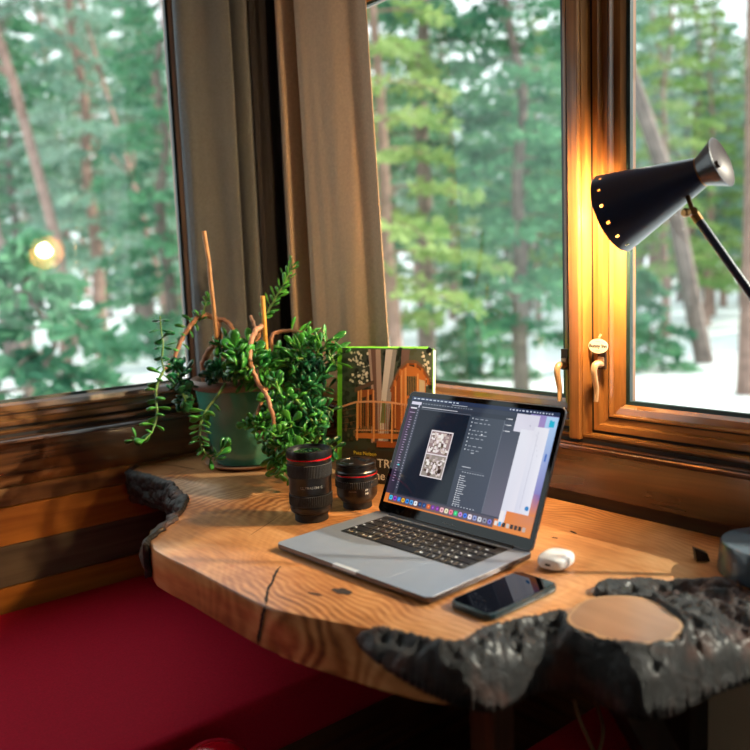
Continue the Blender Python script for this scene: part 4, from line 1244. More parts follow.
# deck and railing
T.poly([C2(*p) for p in ((0.16, 0.325), (0.80, 0.345), (0.90, 0.36), (0.90, 0.385), (0.16, 0.365))], OR1)
T.poly([C2(*p) for p in ((0.40, 0.27), (0.78, 0.28), (0.78, 0.325), (0.40, 0.315))], OR2)
T.line([C2(0.0, 0.555), C2(0.16, 0.595), C2(0.34, 0.605), C2(0.55, 0.605), C2(0.75, 0.590), C2(0.95, 0.57)], 0.0042, (216, 160, 124))
T.line([C2(0.16, 0.385), C2(0.55, 0.400), C2(0.92, 0.395)], 0.003, (206, 160, 124))
for k in range(30):
    u = 0.17+k*0.026
    R2(u, 0.37, u+0.006, 0.595, OR2 if k % 2 else (156, 84, 40))
for u in (0.17, 0.36, 0.56, 0.74): R2(u, 0.31, u+0.018, 0.60, OR3)
for k in range(4): T.line([C2(0.0, 0.52-k*0.045), C2(0.16, 0.55-k*0.05)], 0.0012, (120, 88, 66))
R2(0, 0.0, 0.999, 0.245, (36, 34, 28), [(34, 32, 26), (30, 30, 26), (52, 46, 38), (58, 50, 40)])
for k in range(50):
    T.disc(r2.uniform(0.02, 0.97)*cw, r2.uniform(0.03, 0.26)*chh, r2.uniform(0.002, 0.006), r2.choice([(50, 42, 34), (40, 46, 34), (62, 50, 40)]), 6, seed=k)
T.done('cover_photo', M_COVER, fc)
zt = T.z+0.0002
add_text('author', 'Pete Nelson', 0.0115, BMx @ Matrix.Translation((0.040, 0.060, zt)), M_YELLOWINK, fc, 0.0001)
add_text('title', 'TREEHOUSES', 0.0265, BMx @ Matrix.Translation((0.099, 0.036, zt)), M_WHITEINK, fc, 0.0001)
add_text('title', 'of the World', 0.0265, BMx @ Matrix.Translation((0.056, 0.009, zt)), M_WHITEINK, fc, 0.0001)

# ------------------------------------------------------------------ potted succulent
pc = Vector((-0.262, -0.198, TZ))
sau = thing('plant_saucer', 'round clay saucer under the green plant pot', 'saucer', pc)
b = BM(); lathe(b, [(0, 0), (0.082, 0), (0.100, 0.007), (0.104, 0.011), (0.101, 0.012), (0.084, 0.006), (0, 0.005)], pc, n=64); obj('dish', b, M_SAUCER, sau, True, 40)
plant = thing('potted_succulent', 'bushy green jade-like succulent with bare woody stems in a green glazed pot by the curtain', 'potted plant', pc+Vector((0, 0, 0.006)))
b = BM(); lathe(b, [(0, 0.006), (0.072, 0.006), (0.079, 0.010), (0.088, 0.045), (0.098, 0.085), (0.108, 0.130), (0.116, 0.178), (0.118, 0.198), (0.108, 0.198), (0.104, 0.172), (0, 0.172)], pc, n=64); obj('pot', b, M_POT, plant, True, 40)
b = BM(); lathe(b, [(0.115, 0.192), (0.122, 0.195), (0.129, 0.202), (0.130, 0.212), (0.125, 0.218), (0.114, 0.217), (0.107, 0.210), (0.107, 0.192)], pc, n=64, closed=True); obj('pot_rim', b, M_RIM, plant, True, 50)
b = BM()
lathe(b, [(0, 0.195), (0.05, 0.197), (0.106, 0.193), (0.106, 0.176), (0, 0.176)], pc, n=40)
for v in b.verts:
    if v.co.z > TZ+0.185: v.co.z += 0.004*noise.noise(v.co*60)
obj('soil', b, M_SOIL, plant, True)
rl = random.Random(21)
def leaf(bm, base, d, L, wd, up):
    """a thick spoon-shaped leaf"""
    d = d.normalized()
    s = d.cross(up)
    if s.length < 1e-3: s = d.orthogonal()
    s.normalize(); n = s.cross(d).normalized()
    rings = []
    for t, w in ((0.0, 0.14), (0.25, 0.42), (0.5, 0.82), (0.75, 1.0), (0.92, 0.66)):
        c = base+d*L*t+n*(L*0.16*t*t)
        ring = []
        for k in range(6):
            a = 2*PI*k/6
            ring.append(bm.verts.new(c+s*math.cos(a)*wd*w*0.5+n*math.sin(a)*wd*w*0.17))
        rings.append(ring)
    tipv = bm.verts.new(base+d*L*1.0+n*(L*0.16))
    for i in range(4):
        for k in range(6): bm.faces.new((rings[i][k], rings[i][(k+1) % 6], rings[i+1][(k+1) % 6], rings[i+1][k]))
    for k in range(6): bm.faces.new((rings[4][k], rings[4][(k+1) % 6], tipv))
def stem(pts, r0, r1, mat=M_STEM, leaves=None, lm=M_LEAF, L=0.026, wd=0.013, spread=0.9, frac=0.0, droop=0.0, seed=0, parent=plant):
    P = catmull([at(*p) for p in pts], 5)
    n = len(P)
    rr_ = random.Random(seed+5)
    bm = BM()
    tube(bm, [p+Vector((rr_.uniform(-1, 1), rr_.uniform(-1, 1), rr_.uniform(-1, 1)))*r0*0.25 for p in P], [r0+(r1-r0)*i/(n-1) for i in range(n)], 8, jit=0.10, rnd=rr_)
    so_ = obj('stem', bm, mat, parent, True, 70)
    if leaves:
        bm = BM()
        cum = [0]
        for a, c in zip(P, P[1:]): cum.append(cum[-1]+(c-a).length)
        tot = cum[-1]; ang = rr_.uniform(0, PI)
        for q in range(leaves):
            s = (frac+(1-frac)*(q+0.5)/leaves)*tot
            i = max(0, min(n-2, bisect.bisect(cum, s)-1))
            f = (s-cum[i])/max(1e-6, cum[i+1]-cum[i])
            p = P[i].lerp(P[i+1], min(1, f)); t = (P[i+1]-P[i]).normalized()
            a, b_, c = frame_from(t)
            ang += PI/2+rr_.uniform(-0.25, 0.25)
            tipf = (s/tot)**2
            for sg in (0, PI):
                if rr_.random() < 0.12: continue
                rad_ = b_*math.cos(ang+sg)+c*math.sin(ang+sg)
                sp = spread*(1-0.35*tipf)+rr_.uniform(-0.2, 0.2)
                d = t*(1.0-sp*0.75)+rad_*sp+Vector((0, 0, 0.25-droop))
                l = 1.32*L*rr_.uniform(0.7, 1.2)*(1-0.3*tipf)
                leaf(bm, p, d, l, 1.4*wd*rr_.uniform(0.8, 1.2)*(1-0.25*tipf), t)
        obj('leaves', bm, lm, so_, True)
    return so_
D0 = 1.90
# bare woody arches
stem([(206, 388, 1.93), (203, 372, 1.92), (205, 358, 1.91), (214, 345, 1.91), (219, 333, 1.91), (218, 322, 1.91)], 0.0085, 0.0055, seed=1)
stem([(222, 388, 1.94), (221, 360, 1.93), (220, 335, 1.92), (218, 322, 1.91)], 0.006, 0.0045, seed=2)
stem([(219, 322, 1.91), (208, 315, 1.90), (196, 319, 1.88), (186, 332, 1.86), (178, 348, 1.85), (173, 362, 1.84)], 0.0065, 0.0045, leaves=7, L=0.026, frac=0.25, seed=3)
stem([(215, 320, 1.91), (226, 321, 1.90), (235, 333, 1.88), (241, 346, 1.87), (245, 360, 1.86)], 0.0060, 0.0045, leaves=3, frac=0.6, seed=4)
stem([(236, 388, 1.88), (233, 376, 1.85), (243, 364, 1.82), (252, 350, 1.82), (257, 338, 1.82), (262, 328, 1.82)], 0.0060, 0.0050, seed=5)
stem([(264, 325, 1.82), (256, 331, 1.79), (251, 342, 1.76), (250, 358, 1.73), (254, 374, 1.71), (262, 388, 1.69), (269, 402, 1.67), (273, 418, 1.66), (276, 436, 1.66), (277, 450, 1.68)], 0.0062, 0.0040, leaves=5, frac=0.80, seed=6)
stem([(257, 334, 1.82), (253, 322, 1.83), (251, 316, 1.84)], 0.0045, 0.0035, seed=7)
stem([(273, 352, 1.84), (272, 336, 1.84), (284, 331, 1.84), (302, 333, 1.82), (322, 339, 1.80), (340, 347, 1.78), (352, 357, 1.77)], 0.0050, 0.0030, leaves=12, L=0.030, wd=0.012, frac=0.32, seed=8)
stem([(268, 385, 1.76), (262, 400, 1.74), (257, 418, 1.73), (260, 432, 1.72), (268, 442, 1.71)], 0.0045, 0.0035, leaves=4, frac=0.5, seed=9)
# leafy shoots
stem([(262, 322, 1.86), (270, 308, 1.86), (278, 294, 1.86), (286, 280, 1.86), (293, 264, 1.86)], 0.0028, 0.0018, M_GSTEM, 13, M_LEAF, 0.026, 0.008, 1.0, seed=10)
stem([(199, 322, 1.88), (203, 312, 1.88), (206, 303, 1.88), (208, 295, 1.88)], 0.0022, 0.0016, M_GSTEM, 6, M_LEAF, 0.018, 0.009, 1.0, seed=11)
stem([(173, 362, 1.84), (177, 372, 1.82), (183, 384, 1.80), (185, 396, 1.79), (180, 405, 1.79)], 0.0030, 0.0018, M_GSTEM, 10, M_LEAFD, 0.026, 0.014, 1.0, seed=12)
stem([(160, 316, 1.76), (161, 330, 1.76), (163, 345, 1.75), (162, 360, 1.75), (164, 370, 1.75)], 0.0016, 0.0022, M_GSTEM, 6, M_LEAFD, 0.024, 0.014, 1.1, seed=13)
stem([(164, 370, 1.75), (158, 382, 1.74), (156, 396, 1.73), (157, 412, 1.72), (155, 424, 1.71), (150, 434, 1.70), (142, 441, 1.69), (132, 437, 1.69)], 0.0030, 0.0018, M_GSTEM, 10, M_LEAF, 0.027, 0.016, 1.0, seed=14)
stem([(173, 362, 1.84), (168, 366, 1.80), (164, 370, 1.75)], 0.0034, 0.0028, M_STEM, seed=15)
stem([(225, 384, 1.80), (217, 396, 1.76), (208, 408, 1.74), (202, 420, 1.72), (200, 436, 1.71), (203, 450, 1.70), (212, 460, 1.69)], 0.0035, 0.0022, M_GSTEM, 13, M_LEAF, 0.026, 0.013, 1.0, frac=0.3, seed=16)
stem([(214, 460, 1.69), (220, 452, 1.68), (226, 446, 1.68)], 0.0022, 0.0018, M_GSTEM, 4, M_LEAF, 0.024, 0.014, 1.0, seed=17)
stem([(268, 380, 1.80), (282, 388, 1.76), (294, 398, 1.73), (305, 412, 1.71), (314, 424, 1.70), (320, 440, 1.69)], 0.0045, 0.0032, M_GSTEM, 9, M_LEAF, 0.026, 0.014, 1.0, seed=18)
stem([(277, 448, 1.71), (279, 462, 1.70), (278, 476, 1.69)], 0.0034, 0.0026, M_GSTEM, 5, M_LEAF, 0.030, 0.020, 1.0, seed=19)
stem([(276, 460, 1.70), (284, 470, 1.68), (292, 478, 1.68)], 0.0030, 0.0020, M_GSTEM, 5, M_LEAF, 0.030, 0.019, 1.0, seed=20)
def cluster(px, py, dd, w, h, n, seed, lm=M_LEAF, L=0.028, wd=0.015):
    """a few short leafy shoots fanning over an area"""
    r = random.Random(seed)
    for k in range(n):
        x0_, y0_ = px+r.uniform(-w, w)*0.45, py+r.uniform(-h, h)*0.45
        x1_, y1_ = x0_+r.uniform(-18, 18), y0_+r.uniform(-16, 14)
        dz = dd+r.uniform(-0.05, 0.05)
        stem([(x0_, y0_, dz), ((x0_+x1_)/2, (y0_+y1_)/2-3, dz-0.01), (x1_, y1_, dz-0.02)], 0.0028, 0.0018, M_GSTEM, r.randint(4, 6), lm, L*r.uniform(0.85, 1.2), wd*r.uniform(0.9, 1.3), 1.0, seed=seed*31+k)
cluster(240, 368, 1.79, 32, 22, 6, 1, L=0.032, wd=0.019)
cluster(240, 346, 1.84, 24, 14, 4, 2, L=0.028, wd=0.016)
cluster(222, 372, 1.84, 20, 16, 4, 3, M_LEAFD)
cluster(286, 402, 1.75, 34, 34, 9, 4, L=0.022, wd=0.013)
cluster(292, 428, 1.72, 38, 30, 10, 5, L=0.022, wd=0.013)
cluster(286, 452, 1.69, 34, 24, 8, 6, L=0.024, wd=0.014)
cluster(262, 440, 1.72, 18, 26, 5, 7, L=0.022, wd=0.012)
cluster(312, 352, 1.80, 36, 16, 7, 8, M_LEAF, 0.032, 0.011)
cluster(311, 372, 1.82, 36, 22, 9, 9, M_LEAFD, 0.030, 0.012)
cluster(309, 396, 1.80, 30, 30, 9, 10, M_LEAFD, 0.028, 0.013)
cluster(288, 366, 1.83, 34, 18, 7, 11, M_LEAF, 0.034, 0.011)
cluster(314, 428, 1.76, 20, 40, 7, 12, M_LEAFD, 0.026, 0.013)
cluster(262, 372, 1.80, 20, 20, 5, 14, M_LEAF, 0.030, 0.013)
cluster(183, 388, 1.80, 18, 26, 4, 13, M_LEAFD, 0.026, 0.015)
P = [at(*p) for p in ((204, 231, 1.80), (206, 244, 1.805), (209, 262, 1.815), (211, 285, 1.83), (214, 310, 1.85), (216, 335, 1.87), (219, 360, 1.89), (221, 386, 1.91))]
b = BM(); tube(b, P, [0.0046, 0.0052, 0.0044, 0.0050, 0.0042, 0.0050, 0.0046, 0.0042], 9, jit=0.1, rnd=rl); o = obj('support_stick', b, M_STICK, plant, True, 60); o['label'] = 'tall bare dry stick standing in the pot'
P = [at(*p) for p in ((262.5, 296, 1.80), (264, 318, 1.81), (265.5, 340, 1.82), (267, 358, 1.83), (268, 378, 1.84))]
b = BM(); tube(b, P, 0.0052, 10); o = obj('support_cane', b, M_CANE, plant, True, 60); o['label'] = 'short yellow cane tied in the middle of the plant'

# ------------------------------------------------------------------ desk lamp
LO = at(614, 213, 1.365); LB = at(722, 162, 1.235)
ax = (LB-LO); LL = ax.length; ax.normalize()
bc = Vector((-0.108, -1.415, TZ))
lamp = thing('desk_lamp', 'navy black metal desk lamp, switched on, its pierced cone shade lighting the window post', 'lamp', bc)
NS = 168
Rn, R0 = 0.0240, 0.0700
Lc = LL*0.83
prof = []
NR = 30
for i in range(NR+1):
    t = i/NR
    prof.append((R0+(Rn-R0)*t, Lc*t))
inner_p = [(r-0.0012, h) for r, h in prof]
hole_rows = (1, 2)
def skip_holes(i, k):
    # openings pierced in both skins near the rim
    return i in (2,) and (k % 12) in (0, 1)
bm = BM()
lathe(bm, prof, LO, ax, NS, 0, skip=skip_holes)
A1 = lathe(bm, inner_p, LO, ax, NS, 1, skip=skip_holes)
# rim joining both skins
a_, b_, c_ = frame_from(ax)
ro = [bm.verts.new(LO+(b_*math.cos(2*PI*k/NS)+c_*math.sin(2*PI*k/NS))*R0) for k in range(NS)]
ri = [bm.verts.new(LO+(b_*math.cos(2*PI*k/NS)+c_*math.sin(2*PI*k/NS))*(R0-0.0012)) for k in range(NS)]
for k in range(NS): bm.faces.new((ro[k], ro[(k+1) % NS], ri[(k+1) % NS], ri[k]))
bmesh.ops.remove_doubles(bm, verts=bm.verts[:], dist=0.00002)
shade = obj('lamp_shade', bm, [M_NAVY, M_INNER], lamp, True, 40)
b = BM(); lathe(b, [(Rn-0.001, Lc-0.0015), (Rn+0.0006, Lc-0.0015), (Rn+0.0006, Lc+0.0005), (Rn-0.001, Lc+0.0005)], LO, ax, 48, closed=True); obj('brass_collar', b, M_BRASS, shade, True, 40)
b = BM(); lathe(b, [(0, Lc), (Rn, Lc), (0.0405, LL), (0.0395, LL+0.0004)], LO, ax, 64); obj('flared_cap', b, M_NAVY, lamp, True, 40)
b = BM(); lathe(b, [(0.0395, LL+0.0004), (0.029, LL-0.006), (0.006, LL-0.010), (0.006, LL-0.004), (0.0, LL-0.004)], LO, ax, 48); o = obj('cap_disc', b, M_CAPD, lamp, True, 40); o['label'] = 'brown brass disc closing the back of the shade'
b = BM(); lathe(b, [(0, 0.008), (0.012, 0.0105), (0.022, 0.018), (0.028, 0.029), (0.028, 0.037), (0.022, 0.050), (0.014, 0.068), (0.0, 0.070)], LO, ax, 32); obj('bulb', b, M_BULB, lamp, True)
b = BM(); lathe(b, [(0, 0.0705), (0.013, 0.0705), (0.014, 0.10), (0.014, Lc-0.004), (0, Lc-0.004)], LO, ax, 32); obj('bulb_socket', b, M_BRASS, lamp, True, 40)
J = at(693, 212, 1.245)
sh_pt = at(688, 197, 1.265)
b = BM(); tube(b, [sh_pt, J], 0.0038, 12); lathe(b, [(0, -0.010), (0.0062, -0.010), (0.0062, 0.010), (0, 0.010)], J, CR*0.3+CF, 20); obj('pivot_joint', b, M_BRASS, lamp, True, 40)
b = BM(); lathe(b, [(0, 0), (0.0035, 0), (0.0035, 0.006), (0.0068, 0.007), (0.0075, 0.012), (0.005, 0.0165), (0, 0.0165)], J-CR*0.004, (-CR*0.9-CF*0.5-CU*0.2), 20); o = obj('wing_knob', b, M_BRASS, lamp, True, 40)
E1 = bc+Vector((-0.010, -0.062, 0.215))
E1 = at(812, 380, 1.17)
dirA = (E1-J).normalized()
b = BM(); tube(b, [J+dirA*0.004, J+dirA*0.018], 0.0072, 16); obj('arm_collar', b, M_BRASS, lamp, True, 40)
b = BM(); tube(b, [J+dirA*0.014, E1], 0.0068, 16); obj('upper_arm', b, M_NAVY, lamp, True, 40)
b = BM(); lathe(b, [(0, -0.011), (0.009, -0.011), (0.009, 0.011), (0, 0.011)], E1, CF, 24); obj('elbow_joint', b, M_BRASS, lamp, True, 40)
b = BM(); tube(b, [E1, bc+Vector((0, 0, 0.047))], 0.0062, 16); obj('lower_arm', b, M_NAVY, lamp, True, 40)
b = BM(); lathe(b, [(0, 0), (0.0785, 0), (0.0800, 0.003), (0.0765, 0.042), (0.0745, 0.046), (0.071, 0.0475), (0, 0.0485)], bc, n=80); obj('base', b, M_BASE, lamp, True, 25)
b = BM(); pr = [(-0.010, 0), (0.010, 0), (0.006, 0.012), (-0.013, 0.020)]
SWM = Matrix.Translation(Vector((-0.128, -1.312, TZ))) @ Matrix.Rotation(math.radians(-45), 4, 'Z')
vsA = [b.verts.new(SWM @ Vector((x, -0.006, z))) for x, z in pr]; vsB = [b.verts.new(SWM @ Vector((x, 0.006, z))) for x, z in pr]
b.faces.new(vsA); b.faces.new(vsB[::-1])
for k in range(4): b.faces.new((vsA[k], vsA[(k+1) % 4], vsB[(k+1) % 4], vsB[k]))
obj('rocker_switch', b, M_BLACK, lamp)

# ------------------------------------------------------------------ under the table
bench = thing('bench', 'built-in wooden bench with a long deep red cushion below the left window', 'bench', (-1.5, -0.33, 0))
b = BM(); box(b, -2.88, -0.02, -0.74, -0.012, 0.0, 0.36, bevel=0.003); obj('bench_box', b, W_BOARD_D, bench)
b = BM(); box(b, -2.88, -0.03, -0.76, -0.014, 0.362, 0.475, bevel=0.022, seg=4)
bmesh.ops.subdivide_edges(b, edges=[e for e in b.edges if e.calc_length() > 0.3], cuts=14, use_grid_fill=True)
obj('seat_cushion', b, M_RED, bench, True, 50)
bench2 = thing('bench', 'narrow red-cushioned seat under the slab against the right wall', 'bench', (-0.18, -1.19, 0))
b = BM(); box(b, -0.40, -0.0, -1.235, -1.14, 0.0, 0.34, bevel=0.003); obj('bench_box', b, W_BOARD_D, bench2)
b = BM(); box(b, -0.11, -0.002, -1.245, -1.135, 0.462, 0.668, bevel=0.02, seg=3); obj('back_cushion', b, M_RED, bench2, True, 50)
b = BM(); box(b, -0.42, -0.0, -1.245, -1.135, 0.342, 0.46, bevel=0.02, seg=3); obj('seat_cushion', b, M_RED, bench2, True, 50)
cab = thing('cupboard', 'low beige panelled cupboard below the right window, under the bark burl', 'cupboard', (-0.10, -1.8, 0))
b = BM(); box(b, -0.19, 0.018, -2.35, -1.262, 0.0, 0.64, bevel=0.002); obj('carcass', b, M_TILE, cab)
for k in range(4):
    for zz in (0.02, 0.33):
        b = BM(); box(b, -0.202, -0.190, -1.262-0.265*(k+1)+0.003, -1.262-0.265*k-0.003, zz, zz+0.298, bevel=0.0015); obj('panel', b, M_TILE, cab)
cord = thing('hanging_cord', 'loop of tan cord hanging under the slab in front of the red bench', 'cord', (-0.44, -1.22, 0.68))
b = BM(); tube(b, catmull([at(574, 700, 1.16), at(579, 718, 1.16), at(586, 734, 1.16), at(592, 748, 1.16), at(596, 756, 1.16), at(601, 745, 1.16), at(603, 728, 1.16), at(599, 712, 1.16), at(595, 700, 1.16)], 6), 0.0030, 8); obj('loop', b, M_CORD, cord, True)
sc_ = Z_pt = None
def ray_z(px, py, z):
    v = CF + CR*((px-375)/FPX) - CU*((py-375)/FPX)
    return CAM+v*((z-CAM.z)/v.z)
stc = ray_z(213, 751, 0.555); stc.z = 0
stool = thing('stool', 'glossy red round stool top at the bottom edge below the bench', 'stool', stc)
b = BM(); lathe(b, [(0, 0.505), (0.040, 0.506), (0.052, 0.515), (0.055, 0.525), (0.048, 0.542), (0.034, 0.553), (0.015, 0.559), (0, 0.560)], stc, n=56); obj('seat', b, M_REDGLOSS, stool, True)
for k in range(3):
    a = 2*PI*k/3+0.4
    b = BM(); tube(b, [stc+Vector((0.03*math.cos(a), 0.03*math.sin(a), 0.508)), stc+Vector((0.10*math.cos(a), 0.10*math.sin(a), 0.0))], 0.008, 10); obj('leg', b, M_REDGLOSS, stool, True, 40)

# ------------------------------------------------------------------ unseen fill lamp added behind the camera
cl = thing('fill_lamp', 'added round fill lamp on the ceiling, out of view', 'lamp', (-1.9, -1.9, 2.34))
b = BM(); lathe(b, [(0, 0), (0.17, 0), (0.18, -0.02), (0.18, -0.04), (0.165, -0.045)], (-1.9, -1.9, 2.345), n=40); obj('housing', b, M_RIM, cl, True, 40)
b = BM(); lathe(b, [(0, -0.060), (0.10, -0.058), (0.165, -0.044)], (-1.9, -1.9, 2.345), n=40); obj('diffuser', b, emit_mat('fill_diffuser', (1, 0.93, 0.86, 1), 2.0), cl, True)

# ------------------------------------------------------------------ the forest
GZ = -0.75
bm = BM()
G = 90; S_ = 1.6
gv = {}
def gh(x, y):
    d = math.hypot(x+1.25, y+1.9)
    h = GZ+0.25*noise.noise(Vector((x*0.12, y*0.12, 4)))+0.08*noise.noise(Vector((x*0.5, y*0.5, 1)))
    return h+0.010*max(0, d-14)
for i in range(G+1):
    for j in range(G+1):
        x, y = -45+i*S_, -55+j*S_
        if x > 70: pass
        gv[(i, j)] = bm.verts.new((x, y, gh(x, y)))
for i in range(G):
    for j in range(G): bm.faces.new((gv[(i, j)], gv[(i+1, j)], gv[(i+1, j+1)], gv[(i, j+1)]))
tag(obj('snow_ground', bm, M_SNOW, None, True), kind='structure')

def needles(bm, p, d, L, w, n, r, mi=0):
    for _ in range(n):
        a = Vector((r.gauss(0, 1), r.gauss(0, 1), r.gauss(0, 0.6))).normalized()
        dd = (d*0.9+a*0.9).normalized()
        s = dd.cross(Vector((r.gauss(0, 1), r.gauss(0, 1), r.gauss(0, 1)))).normalized()
        q = p+a*L*0.25
        e = q+dd*L
        v = [bm.verts.new(q-s*w*0.3), bm.verts.new(q+s*w*0.3), bm.verts.new(q.lerp(e, 0.6)+s*w*0.5), bm.verts.new(e), bm.verts.new(q.lerp(e, 0.6)-s*w*0.5)]
        bm.faces.new(v).material_index = mi
def conifer(seed, H, R, z_low, mat, tmat, dens=1.0, rt=0.12):
    r = random.Random(seed)
    tb = BM()
    bend = [Vector((r.uniform(-0.15, 0.15)*k/4, r.uniform(-0.15, 0.15)*k/4, H*k/8)) for k in range(9)]
    tp = catmull(bend, 3)
    tube(tb, tp, [rt*(1-0.93*i/(len(tp)-1)) for i in range(len(tp))], 9)
    fb_ = BM()
    nb_ = int(46*dens*H/8)
    for k in range(nb_):
        t = z_low+(1-z_low)*(k/nb_)
        z = H*t
        idx = min(len(tp)-1, int(t*(len(tp)-1)))
        c = tp[idx].copy(); c.z = z
        a = k*2.39996+r.uniform(-0.3, 0.3)
        L = R*(1-t)**0.75*r.uniform(0.65, 1.15)+0.12
        dirn = Vector((math.cos(a), math.sin(a), 0))
        pts = [c+dirn*L*u+Vector((0, 0, -0.28*L*u*u+0.10*L*u)) for u in (0, 0.35, 0.7, 1.0)]
        tube(tb, pts, [0.022*(1-0.7*u) for u in (0, 0.35, 0.7, 1.0)], 4, cap=False)
        m = max(3, int(L/0.16))
        for q in range(m):
            u = 0.18+0.82*(q+0.5)/m
            p = c+dirn*L*u+Vector((0, 0, -0.28*L*u*u+0.10*L*u))
            needles(fb_, p, dirn+Vector((0, 0, -0.2)), 0.17, 0.075, int(5*dens)+1, r)
            sd = dirn.cross(Vector((0, 0, 1)))
            for sg in (-1, 1):
                l2 = L*0.38*(1-u*0.7)
                mm = max(1, int(l2/0.16))
                for qq in range(mm):
                    needles(fb_, p+sd*sg*l2*(qq+0.8)/mm+dirn*l2*0.4*(qq+0.8)/mm-Vector((0, 0, 0.05)), sd*sg+dirn*0.5, 0.16, 0.07, 4, r)
    return tb, fb_, mat, tmat
def bare(seed, H, rt, tmat):
    r = random.Random(seed)
    tb = BM()
    def grow(p, d, L, rad, lev):
        pts = [p]; q = p
        for k in range(4):
            d = (d+Vector((r.gauss(0, 0.10), r.gauss(0, 0.10), 0.03))).normalized()
            q = q+d*L/4; pts.append(q)
        tube(tb, pts, [rad*(1-0.6*k/4) for k in range(5)], 6 if lev < 1 else 4, cap=False)
        if lev < 3:
            for k in range(7 if lev == 0 else 4):
                i = r.randint(1, 4) if lev else r.randint(2, 4)
                a = r.uniform(0, 2*PI)
                nd = (d*0.7+Vector((math.cos(a), math.sin(a), 0.3))*0.8).normalized()
                grow(pts[i], nd, L*(0.20 if lev == 0 else 0.5), rad*0.35, lev+1)
    grow(Vector((0, 0, 0)), Vector((0.02, 0.02, 1)), H, rt, 0)
    return tb, None, None, tmat
PROTO = {}
def proto(key):
    if key in PROTO: return PROTO[key]
    spec = {
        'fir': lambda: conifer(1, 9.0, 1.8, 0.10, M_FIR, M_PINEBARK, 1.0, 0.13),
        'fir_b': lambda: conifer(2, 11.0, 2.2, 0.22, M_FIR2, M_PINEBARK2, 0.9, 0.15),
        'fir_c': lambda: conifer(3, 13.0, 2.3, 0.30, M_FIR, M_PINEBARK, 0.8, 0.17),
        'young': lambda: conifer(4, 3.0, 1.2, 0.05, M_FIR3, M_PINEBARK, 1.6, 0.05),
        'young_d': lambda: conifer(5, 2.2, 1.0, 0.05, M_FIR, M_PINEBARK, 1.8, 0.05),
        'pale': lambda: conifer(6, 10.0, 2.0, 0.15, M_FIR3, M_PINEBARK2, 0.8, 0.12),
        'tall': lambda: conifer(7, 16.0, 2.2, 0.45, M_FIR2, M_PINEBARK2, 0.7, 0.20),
        'bare': lambda: bare(8, 11.0, 0.14, M_PINEBARK),
        'bare_b': lambda: bare(9, 9.0, 0.09, M_PINEBARK2)}[key]()
    tb, fb_, m, tm = spec
    def mk(nm, b_, mt):
        me = bpy.data.meshes.new(nm); b_.to_mesh(me); b_.free(); me.materials.append(mt)
        return me
    PROTO[key] = (mk('trunk', tb, tm), mk('foliage', fb_, m) if fb_ else None)
    return PROTO[key]
SPOTS = []
def free_spot(px0, px1, d0, d1, gap):
    for _ in range(200):
        px, dist = rt.uniform(px0, px1), rt.uniform(d0, d1)
        v = CF + CR*((px-375)/FPX) - CU*((276-375)/FPX)
        h = Vector((v.x, v.y, 0)).normalized()*dist
        if all((h-q).length > gap for q in SPOTS):
            SPOTS.append(h); return px, dist
    return px, dist
def plant_tree(kind, px, dist, label, s=1.0, rot=0.0, group=None, lean=0.0, name=None):
    v = CF + CR*((px-375)/FPX) - CU*((276-375)/FPX)
    h = Vector((v.x, v.y, 0)).normalized()
    x, y = CAM.x+h.x*dist, CAM.y+h.y*dist
    if all((h*dist-q).length > 0.01 for q in SPOTS): SPOTS.append(h*dist)
    tr, fo = proto(kind)
    e = bpy.data.objects.new(name or {'b': 'bare_tree', 'y': 'young_fir'}.get(kind[0], 'pine_tree'), None)
    COL.objects.link(e)
    e.location = (x, y, gh(x, y)-0.05); e.rotation_euler = (0, lean, rot); e.scale = (s, s, s)
    e['label'] = label; e['category'] = 'tree'
    if group: e['group'] = group
    t = bpy.data.objects.new('trunk', tr); COL.objects.link(t); t.parent = e
    if fo:
        f = bpy.data.objects.new('foliage', fo); COL.objects.link(f); f.parent = e
    return e
G1, G2, G3 = 'blurred forest trees beyond the left window', 'blurred forest trees beyond the middle window', 'blurred forest trees beyond the right window'
L1 = 'out-of-focus forest tree beyond the left window'
L2_ = 'out-of-focus forest tree beyond the middle window'
L3_ = 'out-of-focus forest tree beyond the right window'
rt = random.Random(77)
# left window
for kind, px, dist, lab, s, rot in (
        ('young_d', 22, 7.5, 'low dense green fir close outside the left end of the left window', 1.1, 0.3),
        ('fir', 168, 13.0, 'green fir against the right edge of the left window', 0.9, 1.0),
        ('bare', 30, 11.0, 'slender bare-branched tree near the left edge of the left window', 0.95, 0.5),
        ('fir_b', 98, 17.5, 'pale hazy pine in the middle of the left window, right of the lamp reflection', 1.05, 4.0),
        ('fir_c', 2, 21.0, 'dark fir behind the bare tree at the left edge of the left window', 1.1, 3.0),
        ('fir_b', 66, 24.0, 'hazy pine just right of the lamp reflection, behind the thin bare tree', 1.2, 5.0),
        ('bare_b', 58, 13.5, 'thin bare tree behind the lamp reflection in the left window', 1.1, 2.0)):
    plant_tree(kind, px, dist, lab, s, rot)
for i in range(26):
    plant_tree(rt.choice(['fir', 'fir_b', 'bare', 'fir_c', 'pale', 'bare_b']), *free_spot(-60, 200, 15, 58, 4.4), L1, rt.uniform(0.7, 1.1), rt.uniform(0, 6), G1)
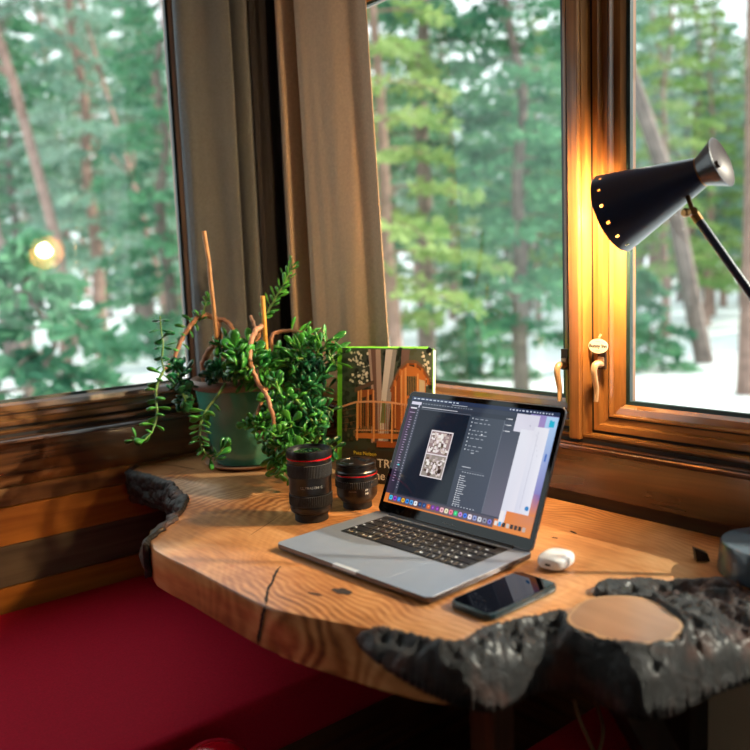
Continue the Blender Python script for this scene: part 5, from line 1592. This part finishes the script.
# middle window
for kind, px, dist, lab, s, rot in (
        ('pale', 392, 10.5, 'yellow-green tree beside the right curtain in the middle window', 0.9, 0.3),
        ('fir_c', 425, 13.0, 'tall fir with a visible thick trunk left of centre in the middle window', 0.95, 1.5),
        ('fir', 520, 12.0, 'dense dark green fir right of centre in the middle window', 1.0, 2.5),
        ('young_d', 480, 15.0, 'small dark fir standing in the snow in the middle window', 1.0, 0.5)):
    plant_tree(kind, px, dist, lab, s, rot)
for i in range(26):
    plant_tree(rt.choice(['fir', 'fir_b', 'fir_c', 'pale', 'fir', 'bare']), *free_spot(365, 580, 15, 58, 4.4), L2_, rt.uniform(0.7, 1.1), rt.uniform(0, 6), G2)
# right window
for kind, px, dist, lab, s, rot, lean in (
        ('tall', 752, 13.0, 'reddish leaning pine trunk at the right edge of the right window', 1.0, 0.3, 0.0),
        ('bare', 706, 17.0, 'leaning bare tree behind the lamp shade in the right window', 1.3, 1.5, 0.0),
        ('young_d', 648, 16.0, 'small dark fir below the lamp shade in the right window', 0.9, 2.5, 0.0)):
    plant_tree(kind, px, dist, lab, s, rot, None, lean)
for i in range(36):
    plant_tree(rt.choice(['fir_b', 'fir_b', 'fir', 'bare', 'tall', 'pale', 'bare_b', 'fir_c']), *free_spot(605, 835, 22, 60, 4.4), L3_, rt.uniform(0.8, 1.2), rt.uniform(0, 6), G3)

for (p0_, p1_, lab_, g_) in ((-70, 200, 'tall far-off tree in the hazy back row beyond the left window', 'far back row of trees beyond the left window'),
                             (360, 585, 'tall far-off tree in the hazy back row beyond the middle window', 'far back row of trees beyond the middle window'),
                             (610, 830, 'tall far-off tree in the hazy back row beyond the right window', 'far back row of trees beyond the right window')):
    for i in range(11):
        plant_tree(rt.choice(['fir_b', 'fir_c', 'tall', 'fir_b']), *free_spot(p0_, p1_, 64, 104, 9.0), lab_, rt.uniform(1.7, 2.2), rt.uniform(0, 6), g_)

for i in range(14):
    plant_tree(rt.choice(['fir_b', 'fir_c', 'tall', 'fir']), *free_spot(860, 1500, 26, 62, 6.0), 'out-of-focus forest tree far to the right of the right window', rt.uniform(0.9, 1.4), rt.uniform(0, 6), 'forest trees out to the right of the right window')

# ------------------------------------------------------------------ light
w = bpy.data.worlds.new('overcast_sky'); SC.world = w; w.use_nodes = True
bg = w.node_tree.nodes['Background']
tc = w.node_tree.nodes.new('ShaderNodeTexCoord')
nz = w.node_tree.nodes.new('ShaderNodeTexNoise'); nz.inputs['Scale'].default_value = 1.5; nz.inputs['Detail'].default_value = 4
w.node_tree.links.new(tc.outputs['Generated'], nz.inputs['Vector'])
rp = w.node_tree.nodes.new('ShaderNodeValToRGB')
rp.color_ramp.elements[0].color = (0.80, 0.90, 0.98, 1); rp.color_ramp.elements[1].color = (1, 1, 1, 1)
w.node_tree.links.new(nz.outputs['Fac'], rp.inputs['Fac'])
w.node_tree.links.new(rp.outputs['Color'], bg.inputs['Color'])
bg.inputs['Strength'].default_value = 1.25
sd = bpy.data.lights.new('sun', 'SUN'); sd.energy = 3.6; sd.angle = math.radians(1.2); sd.color = (1.0, 0.88, 0.74)
so2 = bpy.data.objects.new('sun', sd); COL.objects.link(so2)
trav = Vector((-0.77, 0.64, -0.62))
so2.rotation_euler = trav.to_track_quat('-Z', 'Y').to_euler()

SC.view_settings.view_transform = 'Standard'
SC.view_settings.look = 'None'
SC.view_settings.gamma = 1.0
SC.view_settings.use_curve_mapping = False
SC.view_settings.exposure = 0.78
